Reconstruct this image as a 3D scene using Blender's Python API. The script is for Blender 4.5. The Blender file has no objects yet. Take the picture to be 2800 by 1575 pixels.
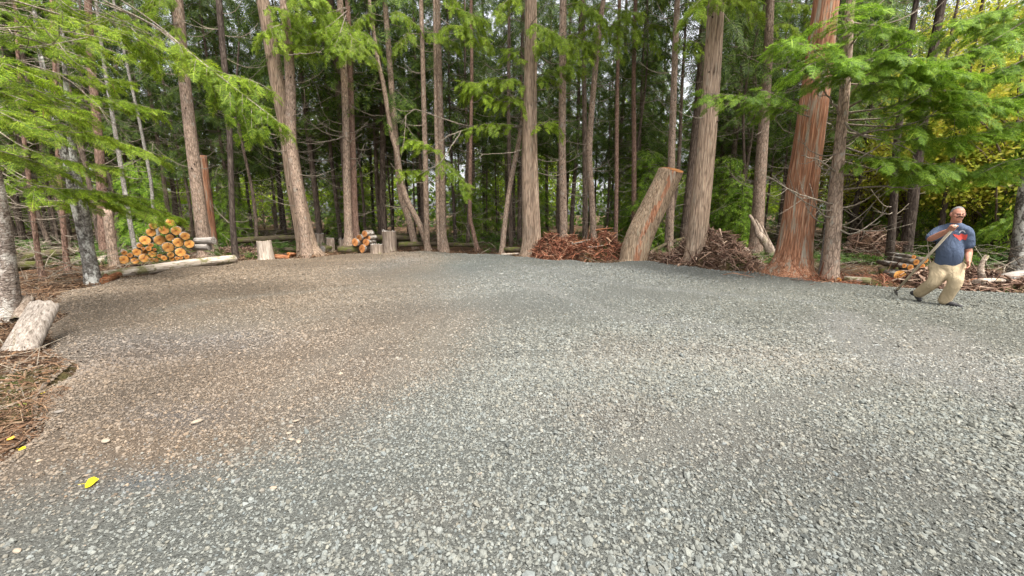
import bpy, math, random
import numpy as np
from mathutils import Vector, Matrix
from mathutils.bvhtree import BVHTree

SC = bpy.context.scene
COL = SC.collection
# ------------------------------------------------------------------ camera, sky, sun, exposure
FPX, CX, CY, PITCH, CAMH = 1050.0, 1400.0, 787.5, math.radians(10.8), 1.6
cam_d = bpy.data.cameras.new("camera")
cam_d.sensor_width = 36.0
cam_d.lens = 36.0 * FPX / 2800.0
cam_d.clip_start = 0.05
cam_d.clip_end = 2000.0
cam = bpy.data.objects.new("camera", cam_d)
COL.objects.link(cam)
cam.location = (0, 0, CAMH)
cam.rotation_euler = (math.radians(90) - PITCH, 0, 0)
SC.camera = cam

SUN_DIR = Vector((0.28, -0.38, 1.0)).normalized()      # towards the sun: high overhead, a little to the right
SUN_EL = math.asin(SUN_DIR.z)
SUN_AZ = math.atan2(SUN_DIR.x, SUN_DIR.y)
world = bpy.data.worlds.new("World")
SC.world = world
world.use_nodes = True
wn, wl = world.node_tree.nodes, world.node_tree.links
wn.clear()
sky = wn.new("ShaderNodeTexSky")
sky.sky_type = 'NISHITA'
sky.sun_disc = False
sky.sun_elevation = SUN_EL
sky.sun_rotation = SUN_AZ
sky.dust_density = 4.0
sky.air_density = 1.0
hs = wn.new("ShaderNodeHueSaturation")                 # thin overcast: the blue is mostly veiled
hs.inputs['Saturation'].default_value = 0.15
bg = wn.new("ShaderNodeBackground")
bg.inputs['Strength'].default_value = 0.15
wo = wn.new("ShaderNodeOutputWorld")
wl.new(sky.outputs[0], hs.inputs['Color'])
wl.new(hs.outputs[0], bg.inputs['Color'])
wl.new(bg.outputs[0], wo.inputs[0])
sun_d = bpy.data.lights.new("sun", 'SUN')
sun_d.energy = 2.6
sun_d.angle = math.radians(30)
sun_d.color = (1.0, 0.95, 0.87)
sun = bpy.data.objects.new("sun", sun_d)
COL.objects.link(sun)
sun.rotation_euler = SUN_DIR.to_track_quat('Z', 'Y').to_euler()
SC.view_settings.view_transform = 'Standard'
SC.view_settings.look = 'None'
SC.view_settings.exposure = 1.45
SC.view_settings.gamma = 1.0
SC.render.engine = 'CYCLES'
SC.cycles.max_bounces = 7
SC.cycles.diffuse_bounces = 3
SC.cycles.transmission_bounces = 4

# ------------------------------------------------------------------ helpers
rng = np.random.default_rng(11)
R_ = np.array([1.0, 0, 0])
F_ = np.array([0, math.cos(PITCH), -math.sin(PITCH)])
U_ = np.array([0, math.sin(PITCH), math.cos(PITCH)])
C_ = np.array([0, 0, CAMH])
UP = np.array([0, 0, 1.0])

def ray(px, py):
    return F_ + (px - CX) / FPX * R_ - (py - CY) / FPX * U_
def at(px, py, Y):                      # the place on the photo's ray at the distance Y
    d = ray(px, py)
    return C_ + d * (Y / d[1])
def ground(px, py, z=0.0):
    d = ray(px, py)
    return C_ + d * ((z - CAMH) / d[2])
def proj(P):
    q = np.asarray(P) - C_
    t = q @ F_
    return CX + FPX * (q @ R_) / t, CY - FPX * (q @ U_) / t
def px_r(px, py, Y, dia):               # real radius of an upright stem that shows dia pixels wide
    x = (px - CX) / FPX
    return dia * 0.5 * (Y / ray(px, py)[1]) / FPX / math.sqrt(1 + x * x)
def unit(v):
    v = np.asarray(v, float)
    return v / (np.linalg.norm(v, axis=-1, keepdims=True) + 1e-12)

class Noise:                            # smooth noise as a sum of random waves
    def __init__(s, seed, freq, dim, n=14):
        g = np.random.default_rng(seed)
        d = unit(g.normal(size=(n, dim)))
        s.k = d * freq * np.exp(g.uniform(-.7, .7, (n, 1)))
        s.p = g.uniform(0, 6.283, n)
    def __call__(s, P):
        return np.sin(np.asarray(P) @ s.k.T + s.p).sum(-1) / math.sqrt(len(s.p))

class MB:                               # collects shapes, links them as one mesh object
    def __init__(s):
        s.v, s.f, s.c, s.n = [], [], [], 0
    def add(s, V, F, mat=0, smooth=False, col=None):
        V = np.asarray(V, float).reshape(-1, 3)
        if not isinstance(F, list):
            F = [F]
        for a in F:
            a = np.asarray(a, np.int64)
            if len(a):
                s.f.append((a + s.n, mat, smooth))
        s.v.append(V)
        if col is not None:
            s.c.append(np.broadcast_to(np.asarray(col, float), (len(V), 3)))
        s.n += len(V)
    def mesh(s, name, mats, origin=(0, 0, 0)):
        me = bpy.data.meshes.new(name)
        V = np.concatenate(s.v) - np.asarray(origin)
        me.vertices.add(len(V))
        me.vertices.foreach_set("co", V.astype(np.float32).ravel())
        li = np.concatenate([a.ravel() for a, _, _ in s.f])
        ln = np.concatenate([np.full(len(a), a.shape[1]) for a, _, _ in s.f])
        st = np.concatenate([[0], np.cumsum(ln)[:-1]])
        me.loops.add(len(li))
        me.loops.foreach_set("vertex_index", li.astype(np.int32))
        me.polygons.add(len(ln))
        me.polygons.foreach_set("loop_start", st.astype(np.int32))
        me.polygons.foreach_set("material_index", np.concatenate([np.full(len(a), m) for a, m, _ in s.f]).astype(np.int32))
        me.polygons.foreach_set("use_smooth", np.concatenate([np.full(len(a), sm) for a, _, sm in s.f]))
        me.update(calc_edges=True)
        if s.c:
            c = np.concatenate(s.c)
            at_ = me.color_attributes.new("tint", 'FLOAT_COLOR', 'POINT')
            at_.data.foreach_set("color", np.concatenate([c, np.ones((len(c), 1))], 1).astype(np.float32).ravel())
        for m in mats:
            me.materials.append(m)
        return me
    def build(s, name, mats, parent=None, origin=(0, 0, 0), loc=None):
        o = bpy.data.objects.new(name, s.mesh(name, mats if isinstance(mats, (list, tuple)) else [mats], origin))
        COL.objects.link(o)
        if parent is not None:
            o.parent = parent
        elif loc is None:
            o.location = origin
        if loc is not None:
            o.location = loc
        return o

def tag(o, label=None, cat=None, group=None, kind=None):
    if label: o['label'] = label
    if cat: o['category'] = cat
    if group: o['group'] = group
    if kind: o['kind'] = kind
    return o
def thing(name, label, cat, loc, group=None):
    o = bpy.data.objects.new(name, None)
    COL.objects.link(o)
    o.empty_display_size = 0.2
    o.location = tuple(loc)
    return tag(o, label, cat, group)

def resample(P, n):
    P = np.asarray(P, float)
    m = len(P)
    if m > 2:                           # Catmull-Rom through the given points
        Q = np.vstack([2 * P[0] - P[1], P, 2 * P[-1] - P[-2]])
        out = []
        for i in range(m - 1):
            a, b, c, d = Q[i:i + 4]
            t = np.linspace(0, 1, 8, endpoint=False)[:, None]
            out.append(0.5 * (2 * b + (c - a) * t + (2 * a - 5 * b + 4 * c - d) * t ** 2 + (3 * b - a - 3 * c + d) * t ** 3))
        P = np.vstack(out + [P[-1:]])
    s = np.concatenate([[0], np.cumsum(np.linalg.norm(np.diff(P[:, :3], axis=0), axis=1))])
    q = np.linspace(0, s[-1], n)
    return np.stack([np.interp(q, s, P[:, k]) for k in range(P.shape[1])], 1)

def frames(P, ref=None):
    T = unit(np.gradient(P, axis=0))
    a = np.asarray(ref if ref is not None else ([1.0, 0, 0] if abs(T[0][0]) < 0.8 else [0, 1.0, 0]), float)
    A = []
    for t in T:
        a = a - t * (a @ t)
        a = a / (np.linalg.norm(a) + 1e-9)
        A.append(a)
    A = np.array(A)
    return T, A, np.cross(T, A)

def tube_geo(P, r, sides=8, caps=True, ref=None, rb=None, wob=None):
    """rings along P; r, rb: radii along the two cross axes; wob(theta, i_ring, P) multiplies the radius"""
    P = np.asarray(P, float)
    n = len(P)
    r = np.broadcast_to(np.asarray(r, float), (n,))
    rb = r if rb is None else np.broadcast_to(np.asarray(rb, float), (n,))
    T, A, B = frames(P, ref)
    th = np.arange(sides) / sides * 2 * math.pi
    ct, st = np.cos(th), np.sin(th)
    w = np.ones((n, sides)) if wob is None else wob(th, P)
    V = P[:, None] + (A[:, None] * (ct[None, :, None] * (r[:, None] * w)[..., None]) + B[:, None] * (st[None, :, None] * (rb[:, None] * w)[..., None]))
    i = np.arange(n - 1)[:, None] * sides
    j = np.arange(sides)[None]
    k = (j + 1) % sides
    Q = np.stack([i + j, i + k, i + sides + k, i + sides + j], -1).reshape(-1, 4)
    V = V.reshape(-1, 3)
    F = [Q]
    if caps:
        V = np.vstack([V, P[:1], P[-1:]])
        c0, c1 = n * sides, n * sides + 1
        j = np.arange(sides)
        k = (j + 1) % sides
        e = (n - 1) * sides
        F.append(np.stack([k, j, np.full(sides, c0)], -1))
        F.append(np.stack([e + j, e + k, np.full(sides, c1)], -1))
    return V, F

# ------------------------------------------------------------------ materials
def new_mat(name, rough=0.85, spec=0.2):
    m = bpy.data.materials.new(name)
    m.use_nodes = True
    n = m.node_tree.nodes
    b = n['Principled BSDF']
    b.inputs['Roughness'].default_value = rough
    b.inputs['Specular IOR Level'].default_value = spec
    return m, n, m.node_tree.links, b
def nd(n, kind, **kw):
    x = n.new(kind)
    for k, v in kw.items():
        if k in x.inputs: x.inputs[k].default_value = v
        else: setattr(x, k, v)
    return x
def ramp(n, l, fac, stops, interp='LINEAR'):
    r = n.new('ShaderNodeValToRGB')
    r.color_ramp.interpolation = interp
    e = r.color_ramp.elements
    while len(e) > 1: e.remove(e[-1])
    e[0].position = stops[0][0]
    e[0].color = (*stops[0][1], 1)
    for p, c in stops[1:]:
        x = e.new(p)
        x.color = (*c, 1)
    l.new(fac, r.inputs[0])
    return r.outputs[0]
def mixc(n, l, fac, a, b, mode='MIX'):
    m = n.new('ShaderNodeMix')
    m.data_type = 'RGBA'
    m.blend_type = mode
    for s, v in ((0, fac), (6, a), (7, b)):
        if hasattr(v, 'links') or hasattr(v, 'is_output'): l.new(v, m.inputs[s])
        else: m.inputs[s].default_value = v if s == 0 else (*v, 1)
    return m.outputs[2]
def coords(n, l, scale=(1, 1, 1), rot=(0, 0, 0)):
    t = n.new('ShaderNodeTexCoord')
    mp = n.new('ShaderNodeMapping')
    mp.inputs['Scale'].default_value = scale
    mp.inputs['Rotation'].default_value = rot
    l.new(t.outputs['Object'], mp.inputs[0])
    return mp.outputs[0]
def noise(n, l, vec, scale, detail=4, rough=0.6, dist=0.0):
    x = nd(n, 'ShaderNodeTexNoise', Scale=scale, Detail=detail, Roughness=rough, Distortion=dist)
    l.new(vec, x.inputs['Vector'])
    return x.outputs[0]
def bump(n, l, b, h, strength=0.6, dist=0.02):
    x = nd(n, 'ShaderNodeBump', Strength=strength, Distance=dist)
    l.new(h, x.inputs['Height'])
    l.new(x.outputs[0], b.inputs['Normal'])

def bark_mat(name, dark, mid, light, stretch=0.18, scale=22, patch=None, patch_cut=0.58, dist=0.03, vary=0.5, axis='z', knots=0.0):
    m, n, l, b = new_mat(name, 0.95, 0.1)
    sc = (stretch, 1, 1) if axis == 'x' else (1, 1, stretch)
    v = coords(n, l, sc)
    v2 = coords(n, l, (1, 1, min(0.5, 3 * stretch)) if axis == 'z' else (min(0.5, 3 * stretch), 1, 1))
    a = noise(n, l, v, scale, 5, 0.65, 0.6)
    vo = nd(n, 'ShaderNodeTexVoronoi', Scale=scale * 0.8, feature='DISTANCE_TO_EDGE')
    l.new(v, vo.inputs['Vector'])
    col = ramp(n, l, a, [(0.30, dark), (0.5, mid), (0.72, light)])
    crack = ramp(n, l, vo.outputs['Distance'], [(0.0, (0.45,) * 3), (0.16, (1,) * 3)])
    col = mixc(n, l, 0.8, col, crack, 'MULTIPLY')
    if patch:
        p = noise(n, l, v2, scale * 0.32, 6, 0.7)
        col = mixc(n, l, ramp(n, l, p, [(patch_cut - .04, (0,) * 3), (patch_cut + .05, (1,) * 3)]), col, patch)
    if knots:
        vk = nd(n, 'ShaderNodeTexVoronoi', Scale=7.0)
        l.new(v2, vk.inputs['Vector'])
        col = mixc(n, l, ramp(n, l, vk.outputs['Distance'], [(0.10 * knots, (1,) * 3), (0.2 * knots, (0,) * 3)]), col, (0.035, 0.022, 0.018))
    big = noise(n, l, coords(n, l, (1, 1, 1)), 1.3, 3)
    col = mixc(n, l, 0.7, col, ramp(n, l, big, [(0.3, (0.7, 0.7, 0.7)), (0.7, (1.25, 1.2, 1.15))]), 'MULTIPLY')
    oi = n.new('ShaderNodeObjectInfo')
    h = nd(n, 'ShaderNodeHueSaturation')
    mr = nd(n, 'ShaderNodeMapRange')
    mr.inputs['To Min'].default_value = 1 - 0.35 * vary
    mr.inputs['To Max'].default_value = 1 + 0.35 * vary
    l.new(oi.outputs['Random'], mr.inputs[0])
    l.new(mr.outputs[0], h.inputs['Value'])
    l.new(col, h.inputs['Color'])
    l.new(h.outputs[0], b.inputs['Base Color'])
    hm = n.new('ShaderNodeMath'); hm.operation = 'MULTIPLY'
    l.new(a, hm.inputs[0]); l.new(crack, hm.inputs[1])
    bump(n, l, b, hm.outputs[0], 0.9, dist)
    return m

def leaf_mat(name, cols, trans=0.45, vary=0.3, rough=0.6):
    m, n, l, b = new_mat(name, rough, 0.25)
    g = n.new('ShaderNodeNewGeometry')
    col = ramp(n, l, g.outputs['Random Per Island'], [(i / max(1, len(cols) - 1), c) for i, c in enumerate(cols)])
    v = coords(n, l)
    nz = noise(n, l, v, 1.1, 2)
    col = mixc(n, l, 0.8, col, ramp(n, l, nz, [(0.3, (0.62, 0.68, 0.7)), (0.7, (1.3, 1.22, 1.1))]), 'MULTIPLY')
    oi = n.new('ShaderNodeObjectInfo')
    h = nd(n, 'ShaderNodeHueSaturation')
    mr = nd(n, 'ShaderNodeMapRange')
    mr.inputs['To Min'].default_value = 1 - vary
    mr.inputs['To Max'].default_value = 1 + vary
    l.new(oi.outputs['Random'], mr.inputs[0])
    l.new(mr.outputs[0], h.inputs['Value'])
    l.new(col, h.inputs['Color'])
    col = h.outputs[0]
    l.new(col, b.inputs['Base Color'])
    t = n.new('ShaderNodeBsdfTranslucent')
    l.new(col, t.inputs['Color'])
    mx = n.new('ShaderNodeMixShader')
    mx.inputs[0].default_value = trans
    l.new(b.outputs[0], mx.inputs[1])
    l.new(t.outputs[0], mx.inputs[2])
    l.new(mx.outputs[0], n['Material Output'].inputs[0])
    return m

def wood_mat(name, cols, scale=6, stretch=0.06, axis='x', dist=0.006, moss=None, moss_cut=0.6):
    m, n, l, b = new_mat(name, 0.85, 0.15)
    sc = [1, 1, 1]
    sc['xyz'.index(axis)] = stretch
    a = noise(n, l, coords(n, l, sc), scale * 6, 5, 0.65, 0.4)
    col = ramp(n, l, a, [(0.3, cols[0]), (0.5, cols[1]), (0.7, cols[2])])
    p = noise(n, l, coords(n, l), scale * 0.6, 4, 0.6)
    col = mixc(n, l, 0.6, col, ramp(n, l, p, [(0.3, (0.65,) * 3), (0.7, (1.2,) * 3)]), 'MULTIPLY')
    if moss:
        q = noise(n, l, coords(n, l), scale * 0.9, 6, 0.7)
        col = mixc(n, l, ramp(n, l, q, [(moss_cut - .04, (0,) * 3), (moss_cut + .06, (1,) * 3)]), col, moss)
    l.new(col, b.inputs['Base Color'])
    bump(n, l, b, a, 0.8, dist)
    return m

def endgrain_mat(name, outer, inner, core, freq=60):
    m, n, l, b = new_mat(name, 0.8, 0.15)      # local x is the log's axis
    v = coords(n, l, (0, 1, 1))
    le = n.new('ShaderNodeVectorMath'); le.operation = 'LENGTH'
    l.new(v, le.inputs[0])
    nz = noise(n, l, coords(n, l), 9, 4, 0.6)
    ad = nd(n, 'ShaderNodeMath', operation='MULTIPLY_ADD')
    l.new(nz, ad.inputs[0]); ad.inputs[1].default_value = 0.035
    l.new(le.outputs['Value'], ad.inputs[2])
    si = nd(n, 'ShaderNodeMath', operation='MULTIPLY'); si.inputs[1].default_value = freq * 6.283
    l.new(ad.outputs[0], si.inputs[0])
    s2 = nd(n, 'ShaderNodeMath', operation='SINE'); l.new(si.outputs[0], s2.inputs[0])
    rings = ramp(n, l, s2.outputs[0], [(0.0, (0.78,) * 3), (0.8, (1.08,) * 3)])
    col = ramp(n, l, ad.outputs[0], [(0.03, core), (0.055, inner), (0.11, outer), (0.16, tuple(min(1, c * 1.15) for c in outer))])
    col = mixc(n, l, 0.7, col, rings, 'MULTIPLY')
    bl = noise(n, l, coords(n, l, (0.3, 1, 1)), 7, 4, 0.65)
    col = mixc(n, l, 0.8, col, ramp(n, l, bl, [(0.36, (0.42, 0.38, 0.36)), (0.56, (1.1, 1.1, 1.1))]), 'MULTIPLY')
    sx = n.new('ShaderNodeSeparateXYZ'); l.new(coords(n, l), sx.inputs[0])
    an = nd(n, 'ShaderNodeMath', operation='ARCTAN2'); l.new(sx.outputs[1], an.inputs[0]); l.new(sx.outputs[2], an.inputs[1])
    oi = n.new('ShaderNodeObjectInfo')
    cb = n.new('ShaderNodeCombineXYZ'); l.new(an.outputs[0], cb.inputs[0]); l.new(le.outputs['Value'], cb.inputs[1])
    rz = nd(n, 'ShaderNodeMath', operation='MULTIPLY'); rz.inputs[1].default_value = 40; l.new(oi.outputs['Random'], rz.inputs[0]); l.new(rz.outputs[0], cb.inputs[2])
    ck = noise(n, l, cb.outputs[0], 1.7, 2, 0.5)
    col = mixc(n, l, 0.85, col, ramp(n, l, ck, [(0.30, (0.25, 0.2, 0.18)), (0.345, (1,) * 3)]), 'MULTIPLY')
    h = nd(n, 'ShaderNodeHueSaturation')
    mr = nd(n, 'ShaderNodeMapRange'); mr.inputs['To Min'].default_value = 0.62; mr.inputs['To Max'].default_value = 1.3
    l.new(oi.outputs['Random'], mr.inputs[0]); l.new(mr.outputs[0], h.inputs['Value']); l.new(col, h.inputs['Color'])
    l.new(h.outputs[0], b.inputs['Base Color'])
    bump(n, l, b, bl, 0.5, 0.01)
    return m

def plain_mat(name, col, rough=0.8, spec=0.2, var=0.25, scale=20):
    m, n, l, b = new_mat(name, rough, spec)
    a = noise(n, l, coords(n, l), scale, 4)
    l.new(mixc(n, l, 1.0, col, ramp(n, l, a, [(0.25, (1 - var,) * 3), (0.75, (1 + var,) * 3)]), 'MULTIPLY'), b.inputs['Base Color'])
    bump(n, l, b, a, 0.3, 0.004)
    return m

def chip_mat(name, cols):
    m, n, l, b = new_mat(name, 0.9, 0.1)
    g = n.new('ShaderNodeNewGeometry')
    col = ramp(n, l, g.outputs['Random Per Island'], [(i / (len(cols) - 1), c) for i, c in enumerate(cols)])
    a = noise(n, l, coords(n, l), 60, 3)
    l.new(mixc(n, l, 0.7, col, ramp(n, l, a, [(0.3, (0.6,) * 3), (0.7, (1.2,) * 3)]), 'MULTIPLY'), b.inputs['Base Color'])
    return m

M = {}
M['bark'] = bark_mat('conifer_bark', (0.10, 0.07, 0.052), (0.36, 0.265, 0.20), (0.52, 0.41, 0.325), 0.28, 24, patch=(0.33, 0.30, 0.25), patch_cut=0.62, dist=0.03, knots=0.5)
M['bark_ridged'] = bark_mat('ridged_conifer_bark', (0.11, 0.074, 0.052), (0.40, 0.295, 0.215), (0.58, 0.46, 0.35), 0.07, 26, patch=(0.36, 0.32, 0.25), patch_cut=0.63, dist=0.04)
M['bark_cedar'] = bark_mat('cedar_bark', (0.12, 0.052, 0.032), (0.42, 0.20, 0.115), (0.58, 0.36, 0.24), 0.035, 26, patch=(0.36, 0.31, 0.24), patch_cut=0.56, dist=0.06)
M['stump_bark'] = bark_mat('tan_stump_bark', (0.16, 0.10, 0.065), (0.47, 0.345, 0.235), (0.64, 0.50, 0.36), 0.05, 24, patch=(0.44, 0.38, 0.28), patch_cut=0.60, dist=0.05)
M['bark_red'] = bark_mat('reddish_bark', (0.10, 0.058, 0.044), (0.29, 0.185, 0.14), (0.43, 0.30, 0.235), 0.25, 26, dist=0.03, knots=0.5)
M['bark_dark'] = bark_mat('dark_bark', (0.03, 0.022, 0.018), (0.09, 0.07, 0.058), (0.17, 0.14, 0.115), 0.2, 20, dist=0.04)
M['bark_shade'] = bark_mat('shaded_forest_bark', (0.06, 0.043, 0.034), (0.17, 0.128, 0.10), (0.28, 0.22, 0.175), 0.2, 18, dist=0.03, vary=0.9)  # dimmer copy of the conifer bark, forest shade put into its colour
M['bark_birch'] = bark_mat('lichen_birch_bark', (0.05, 0.043, 0.037), (0.20, 0.185, 0.165), (0.42, 0.41, 0.38), 0.9, 18, patch=(0.58, 0.58, 0.54), patch_cut=0.54, dist=0.03)
M['bark_pale'] = bark_mat('peeling_birch_bark', (0.09, 0.07, 0.06), (0.38, 0.31, 0.26), (0.60, 0.54, 0.48), 1.8, 16, patch=(0.64, 0.60, 0.54), patch_cut=0.52, dist=0.04)
M['bark_grey'] = bark_mat('smooth_grey_bark', (0.14, 0.12, 0.10), (0.30, 0.28, 0.245), (0.44, 0.42, 0.38), 0.5, 22, patch=(0.5, 0.49, 0.44), patch_cut=0.6, dist=0.012)
M['twig'] = bark_mat('dead_twig_bark', (0.14, 0.11, 0.085), (0.27, 0.23, 0.18), (0.42, 0.38, 0.31), 0.5, 30, dist=0.005)
M['leaf_hem'] = leaf_mat('hemlock_needles', [(0.16, 0.13, 0.03), (0.075, 0.145, 0.014), (0.12, 0.21, 0.016), (0.17, 0.28, 0.018), (0.24, 0.36, 0.024), (0.33, 0.46, 0.035), (0.42, 0.52, 0.06)], 0.5, 0.15)
M['leaf_green'] = leaf_mat('fir_needles', [(0.05, 0.115, 0.012), (0.10, 0.20, 0.017), (0.17, 0.30, 0.024), (0.26, 0.42, 0.036), (0.35, 0.48, 0.06)], 0.45, 0.2)
M['leaf_deep'] = leaf_mat('dark_needles', [(0.028, 0.056, 0.012), (0.054, 0.100, 0.015), (0.095, 0.155, 0.020), (0.15, 0.22, 0.030)], 0.4, 0.35)  # darker needles, for the forest trees and the front trees' high crowns
M['leaf_lime'] = leaf_mat('alder_leaf', [(0.16, 0.27, 0.02), (0.28, 0.40, 0.03), (0.42, 0.50, 0.045)], 0.55, 0.2)
M['leaf_gold'] = leaf_mat('maple_leaf', [(0.30, 0.40, 0.04), (0.52, 0.53, 0.06), (0.60, 0.50, 0.08), (0.36, 0.46, 0.05), (0.60, 0.58, 0.08)], 0.55, 0.2)
M['leaf_low'] = leaf_mat('undergrowth_leaf', [(0.03, 0.07, 0.015), (0.06, 0.13, 0.02), (0.12, 0.2, 0.035)], 0.45, 0.2)
M['leaf_yellow'] = leaf_mat('yellow_leaf', [(0.72, 0.58, 0.01), (0.75, 0.62, 0.02)], 0.3, 0.05)
M['end'] = endgrain_mat('fresh_cut_wood', (0.54, 0.27, 0.075), (0.46, 0.19, 0.045), (0.22, 0.07, 0.02))
M['end_red'] = endgrain_mat('orange_cut_wood', (0.50, 0.22, 0.08), (0.42, 0.16, 0.05), (0.25, 0.08, 0.03))
M['log_bark'] = bark_mat('log_bark', (0.06, 0.045, 0.035), (0.19, 0.155, 0.125), (0.34, 0.30, 0.26), 0.3, 26, patch=(0.42, 0.41, 0.38), patch_cut=0.58, axis='x', dist=0.012)
M['white_wood'] = wood_mat('bleached_wood', ((0.16, 0.12, 0.09), (0.46, 0.385, 0.31), (0.64, 0.58, 0.51)), 4, 0.10, 'x', 0.05, (0.17, 0.155, 0.075), 0.53)
M['grey_wood'] = wood_mat('weathered_grey_wood', ((0.10, 0.085, 0.07), (0.27, 0.24, 0.21), (0.44, 0.41, 0.38)), 6, 0.06, 'x', 0.015)
M['stump_wood'] = wood_mat('weathered_stump_wood', ((0.06, 0.042, 0.03), (0.28, 0.215, 0.165), (0.50, 0.42, 0.345)), 3.5, 0.07, 'z', 0.05, (0.20, 0.20, 0.07), 0.62)
M['pale_stump'] = wood_mat('pale_stump_wood', ((0.15, 0.11, 0.08), (0.46, 0.385, 0.315), (0.64, 0.57, 0.49)), 3.5, 0.07, 'z', 0.045, (0.32, 0.25, 0.17), 0.60)
M['slab_wood'] = wood_mat('grey_slab_wood', ((0.10, 0.078, 0.06), (0.33, 0.28, 0.235), (0.47, 0.42, 0.37)), 6, 0.06, 'z', 0.03)
M['rot_wood'] = wood_mat('red_rotten_wood', ((0.08, 0.028, 0.015), (0.26, 0.10, 0.045), (0.45, 0.23, 0.12)), 6, 0.1, 'x', 0.02)
M['moss_log'] = wood_mat('mossy_log_wood', ((0.035, 0.026, 0.018), (0.09, 0.07, 0.045), (0.16, 0.13, 0.085)), 5, 0.1, 'x', 0.03, (0.085, 0.09, 0.022), 0.54)
M['grey_stone'] = plain_mat('grey_brown_stone', (0.16, 0.14, 0.12), 0.9, 0.15, 0.2, 30)
M['stone'] = plain_mat('pale_stone', (0.26, 0.215, 0.165), 0.9, 0.15, 0.2, 30)
M['chips_red'] = chip_mat('red_bark_chips', [(0.07, 0.03, 0.02), (0.22, 0.085, 0.05), (0.34, 0.14, 0.075), (0.14, 0.055, 0.036), (0.50, 0.30, 0.19), (0.27, 0.10, 0.06), (0.20, 0.085, 0.055)])
M['chips_brown'] = chip_mat('root_chips', [(0.045, 0.028, 0.022), (0.15, 0.09, 0.065), (0.27, 0.17, 0.12), (0.09, 0.05, 0.04), (0.42, 0.31, 0.23), (0.17, 0.085, 0.06)])
M['litter'] = chip_mat('litter_scraps', [(0.05, 0.03, 0.02), (0.13, 0.08, 0.05), (0.17, 0.10, 0.06), (0.09, 0.05, 0.03), (0.28, 0.20, 0.13), (0.19, 0.10, 0.05), (0.16, 0.11, 0.075)])

def soil_mat():
    m, n, l, b = new_mat('forest_soil', 0.95, 0.05)
    v = coords(n, l)
    a = noise(n, l, v, 3.0, 8, 0.7)
    f = noise(n, l, v, 45, 4, 0.7)
    col = ramp(n, l, a, [(0.3, (0.035, 0.023, 0.015)), (0.5, (0.085, 0.052, 0.034)), (0.7, (0.16, 0.095, 0.055))])
    p = noise(n, l, v, 0.5, 5, 0.65)
    col = mixc(n, l, ramp(n, l, p, [(0.55, (0,) * 3), (0.64, (0.8,) * 3)]), col, (0.06, 0.075, 0.018))
    col = mixc(n, l, 0.9, col, ramp(n, l, f, [(0.3, (0.45,) * 3), (0.7, (1.5,) * 3)]), 'MULTIPLY')
    l.new(col, b.inputs['Base Color'])
    bump(n, l, b, f, 0.9, 0.05)
    return m
M['soil'] = soil_mat()
def gravel_mat(name, stones):
    m, n, l, b = new_mat(name, 0.9, 0.15)
    at_ = nd(n, 'ShaderNodeAttribute', attribute_name='tint')
    v = coords(n, l)
    if stones:
        f = noise(n, l, v, 120, 3, 0.6)
        col = mixc(n, l, 0.8, at_.outputs['Color'], ramp(n, l, f, [(0.3, (0.78,) * 3), (0.7, (1.18,) * 3)]), 'MULTIPLY')
        bump(n, l, b, f, 0.4, 0.004)
    else:
        vo = nd(n, 'ShaderNodeTexVoronoi', Scale=95.0); l.new(v, vo.inputs['Vector'])
        vo2 = nd(n, 'ShaderNodeTexVoronoi', Scale=38.0); l.new(v, vo2.inputs['Vector'])
        f = noise(n, l, v, 160, 4, 0.7)
        hsv = nd(n, 'ShaderNodeSeparateColor'); l.new(vo.outputs['Color'], hsv.inputs[0])
        grain = ramp(n, l, hsv.outputs[0], [(0.0, (0.55,) * 3), (0.5, (0.95,) * 3), (1.0, (1.35,) * 3)])
        col = mixc(n, l, 0.75, at_.outputs['Color'], grain, 'MULTIPLY')
        h = nd(n, 'ShaderNodeMath', operation='MULTIPLY_ADD')
        l.new(vo2.outputs['Distance'], h.inputs[0]); h.inputs[1].default_value = -1.2; l.new(f, h.inputs[2])
        h2 = nd(n, 'ShaderNodeMath', operation='MULTIPLY_ADD')
        l.new(vo.outputs['Distance'], h2.inputs[0]); h2.inputs[1].default_value = -1.2; l.new(h.outputs[0], h2.inputs[2])
        bump(n, l, b, h2.outputs[0], 0.9, 0.014)
    l.new(col, b.inputs['Base Color'])
    return m
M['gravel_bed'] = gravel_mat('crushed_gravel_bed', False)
M['gravel_stone'] = gravel_mat('crushed_gravel_stone', True)
# ------------------------------------------------------------------ the ground
EDGE_PX = [(-30, 1230), (60, 1160), (95, 1080), (110, 970), (150, 890), (172, 850), (150, 812), (170, 795), (262, 779), (300, 769), (450, 739), (640, 717),
           (850, 703), (1000, 694), (1080, 688), (1250, 693), (1400, 702), (1500, 712), (1600, 722), (1750, 714), (1890, 729), (2000, 744), (2160, 757),
           (2260, 771), (2400, 783), (2600, 792), (2800, 800), (3100, 815)]
PAD = np.array([[-3.4, -4.0], [-3.3, 0.5]] + [list(ground(*p)[:2]) for p in EDGE_PX] + [[15.5, 3.0], [15.0, -4.0]])
def pad_sd(x, y):                         # distance to the gravel's edge, positive on the gravel
    P = np.stack([x, y], -1)
    d2 = np.full(x.shape, 1e9)
    ins = np.zeros(x.shape, bool)
    for i in range(len(PAD)):
        a, b = PAD[i], PAD[(i + 1) % len(PAD)]
        ab = b - a
        t = np.clip(((P - a) @ ab) / (ab @ ab), 0, 1)
        q = P - a - t[..., None] * ab
        d2 = np.minimum(d2, (q * q).sum(-1))
        c = (a[1] > y) != (b[1] > y)
        ins ^= c & (x < (b[0] - a[0]) * (y - a[1]) / (b[1] - a[1] + 1e-12) + a[0])
    return np.where(ins, 1, -1) * np.sqrt(d2)
n_edge, n_roll, n_fine = Noise(1, 2.2, 2), Noise(2, 0.35, 2), Noise(3, 5.0, 2)
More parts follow.
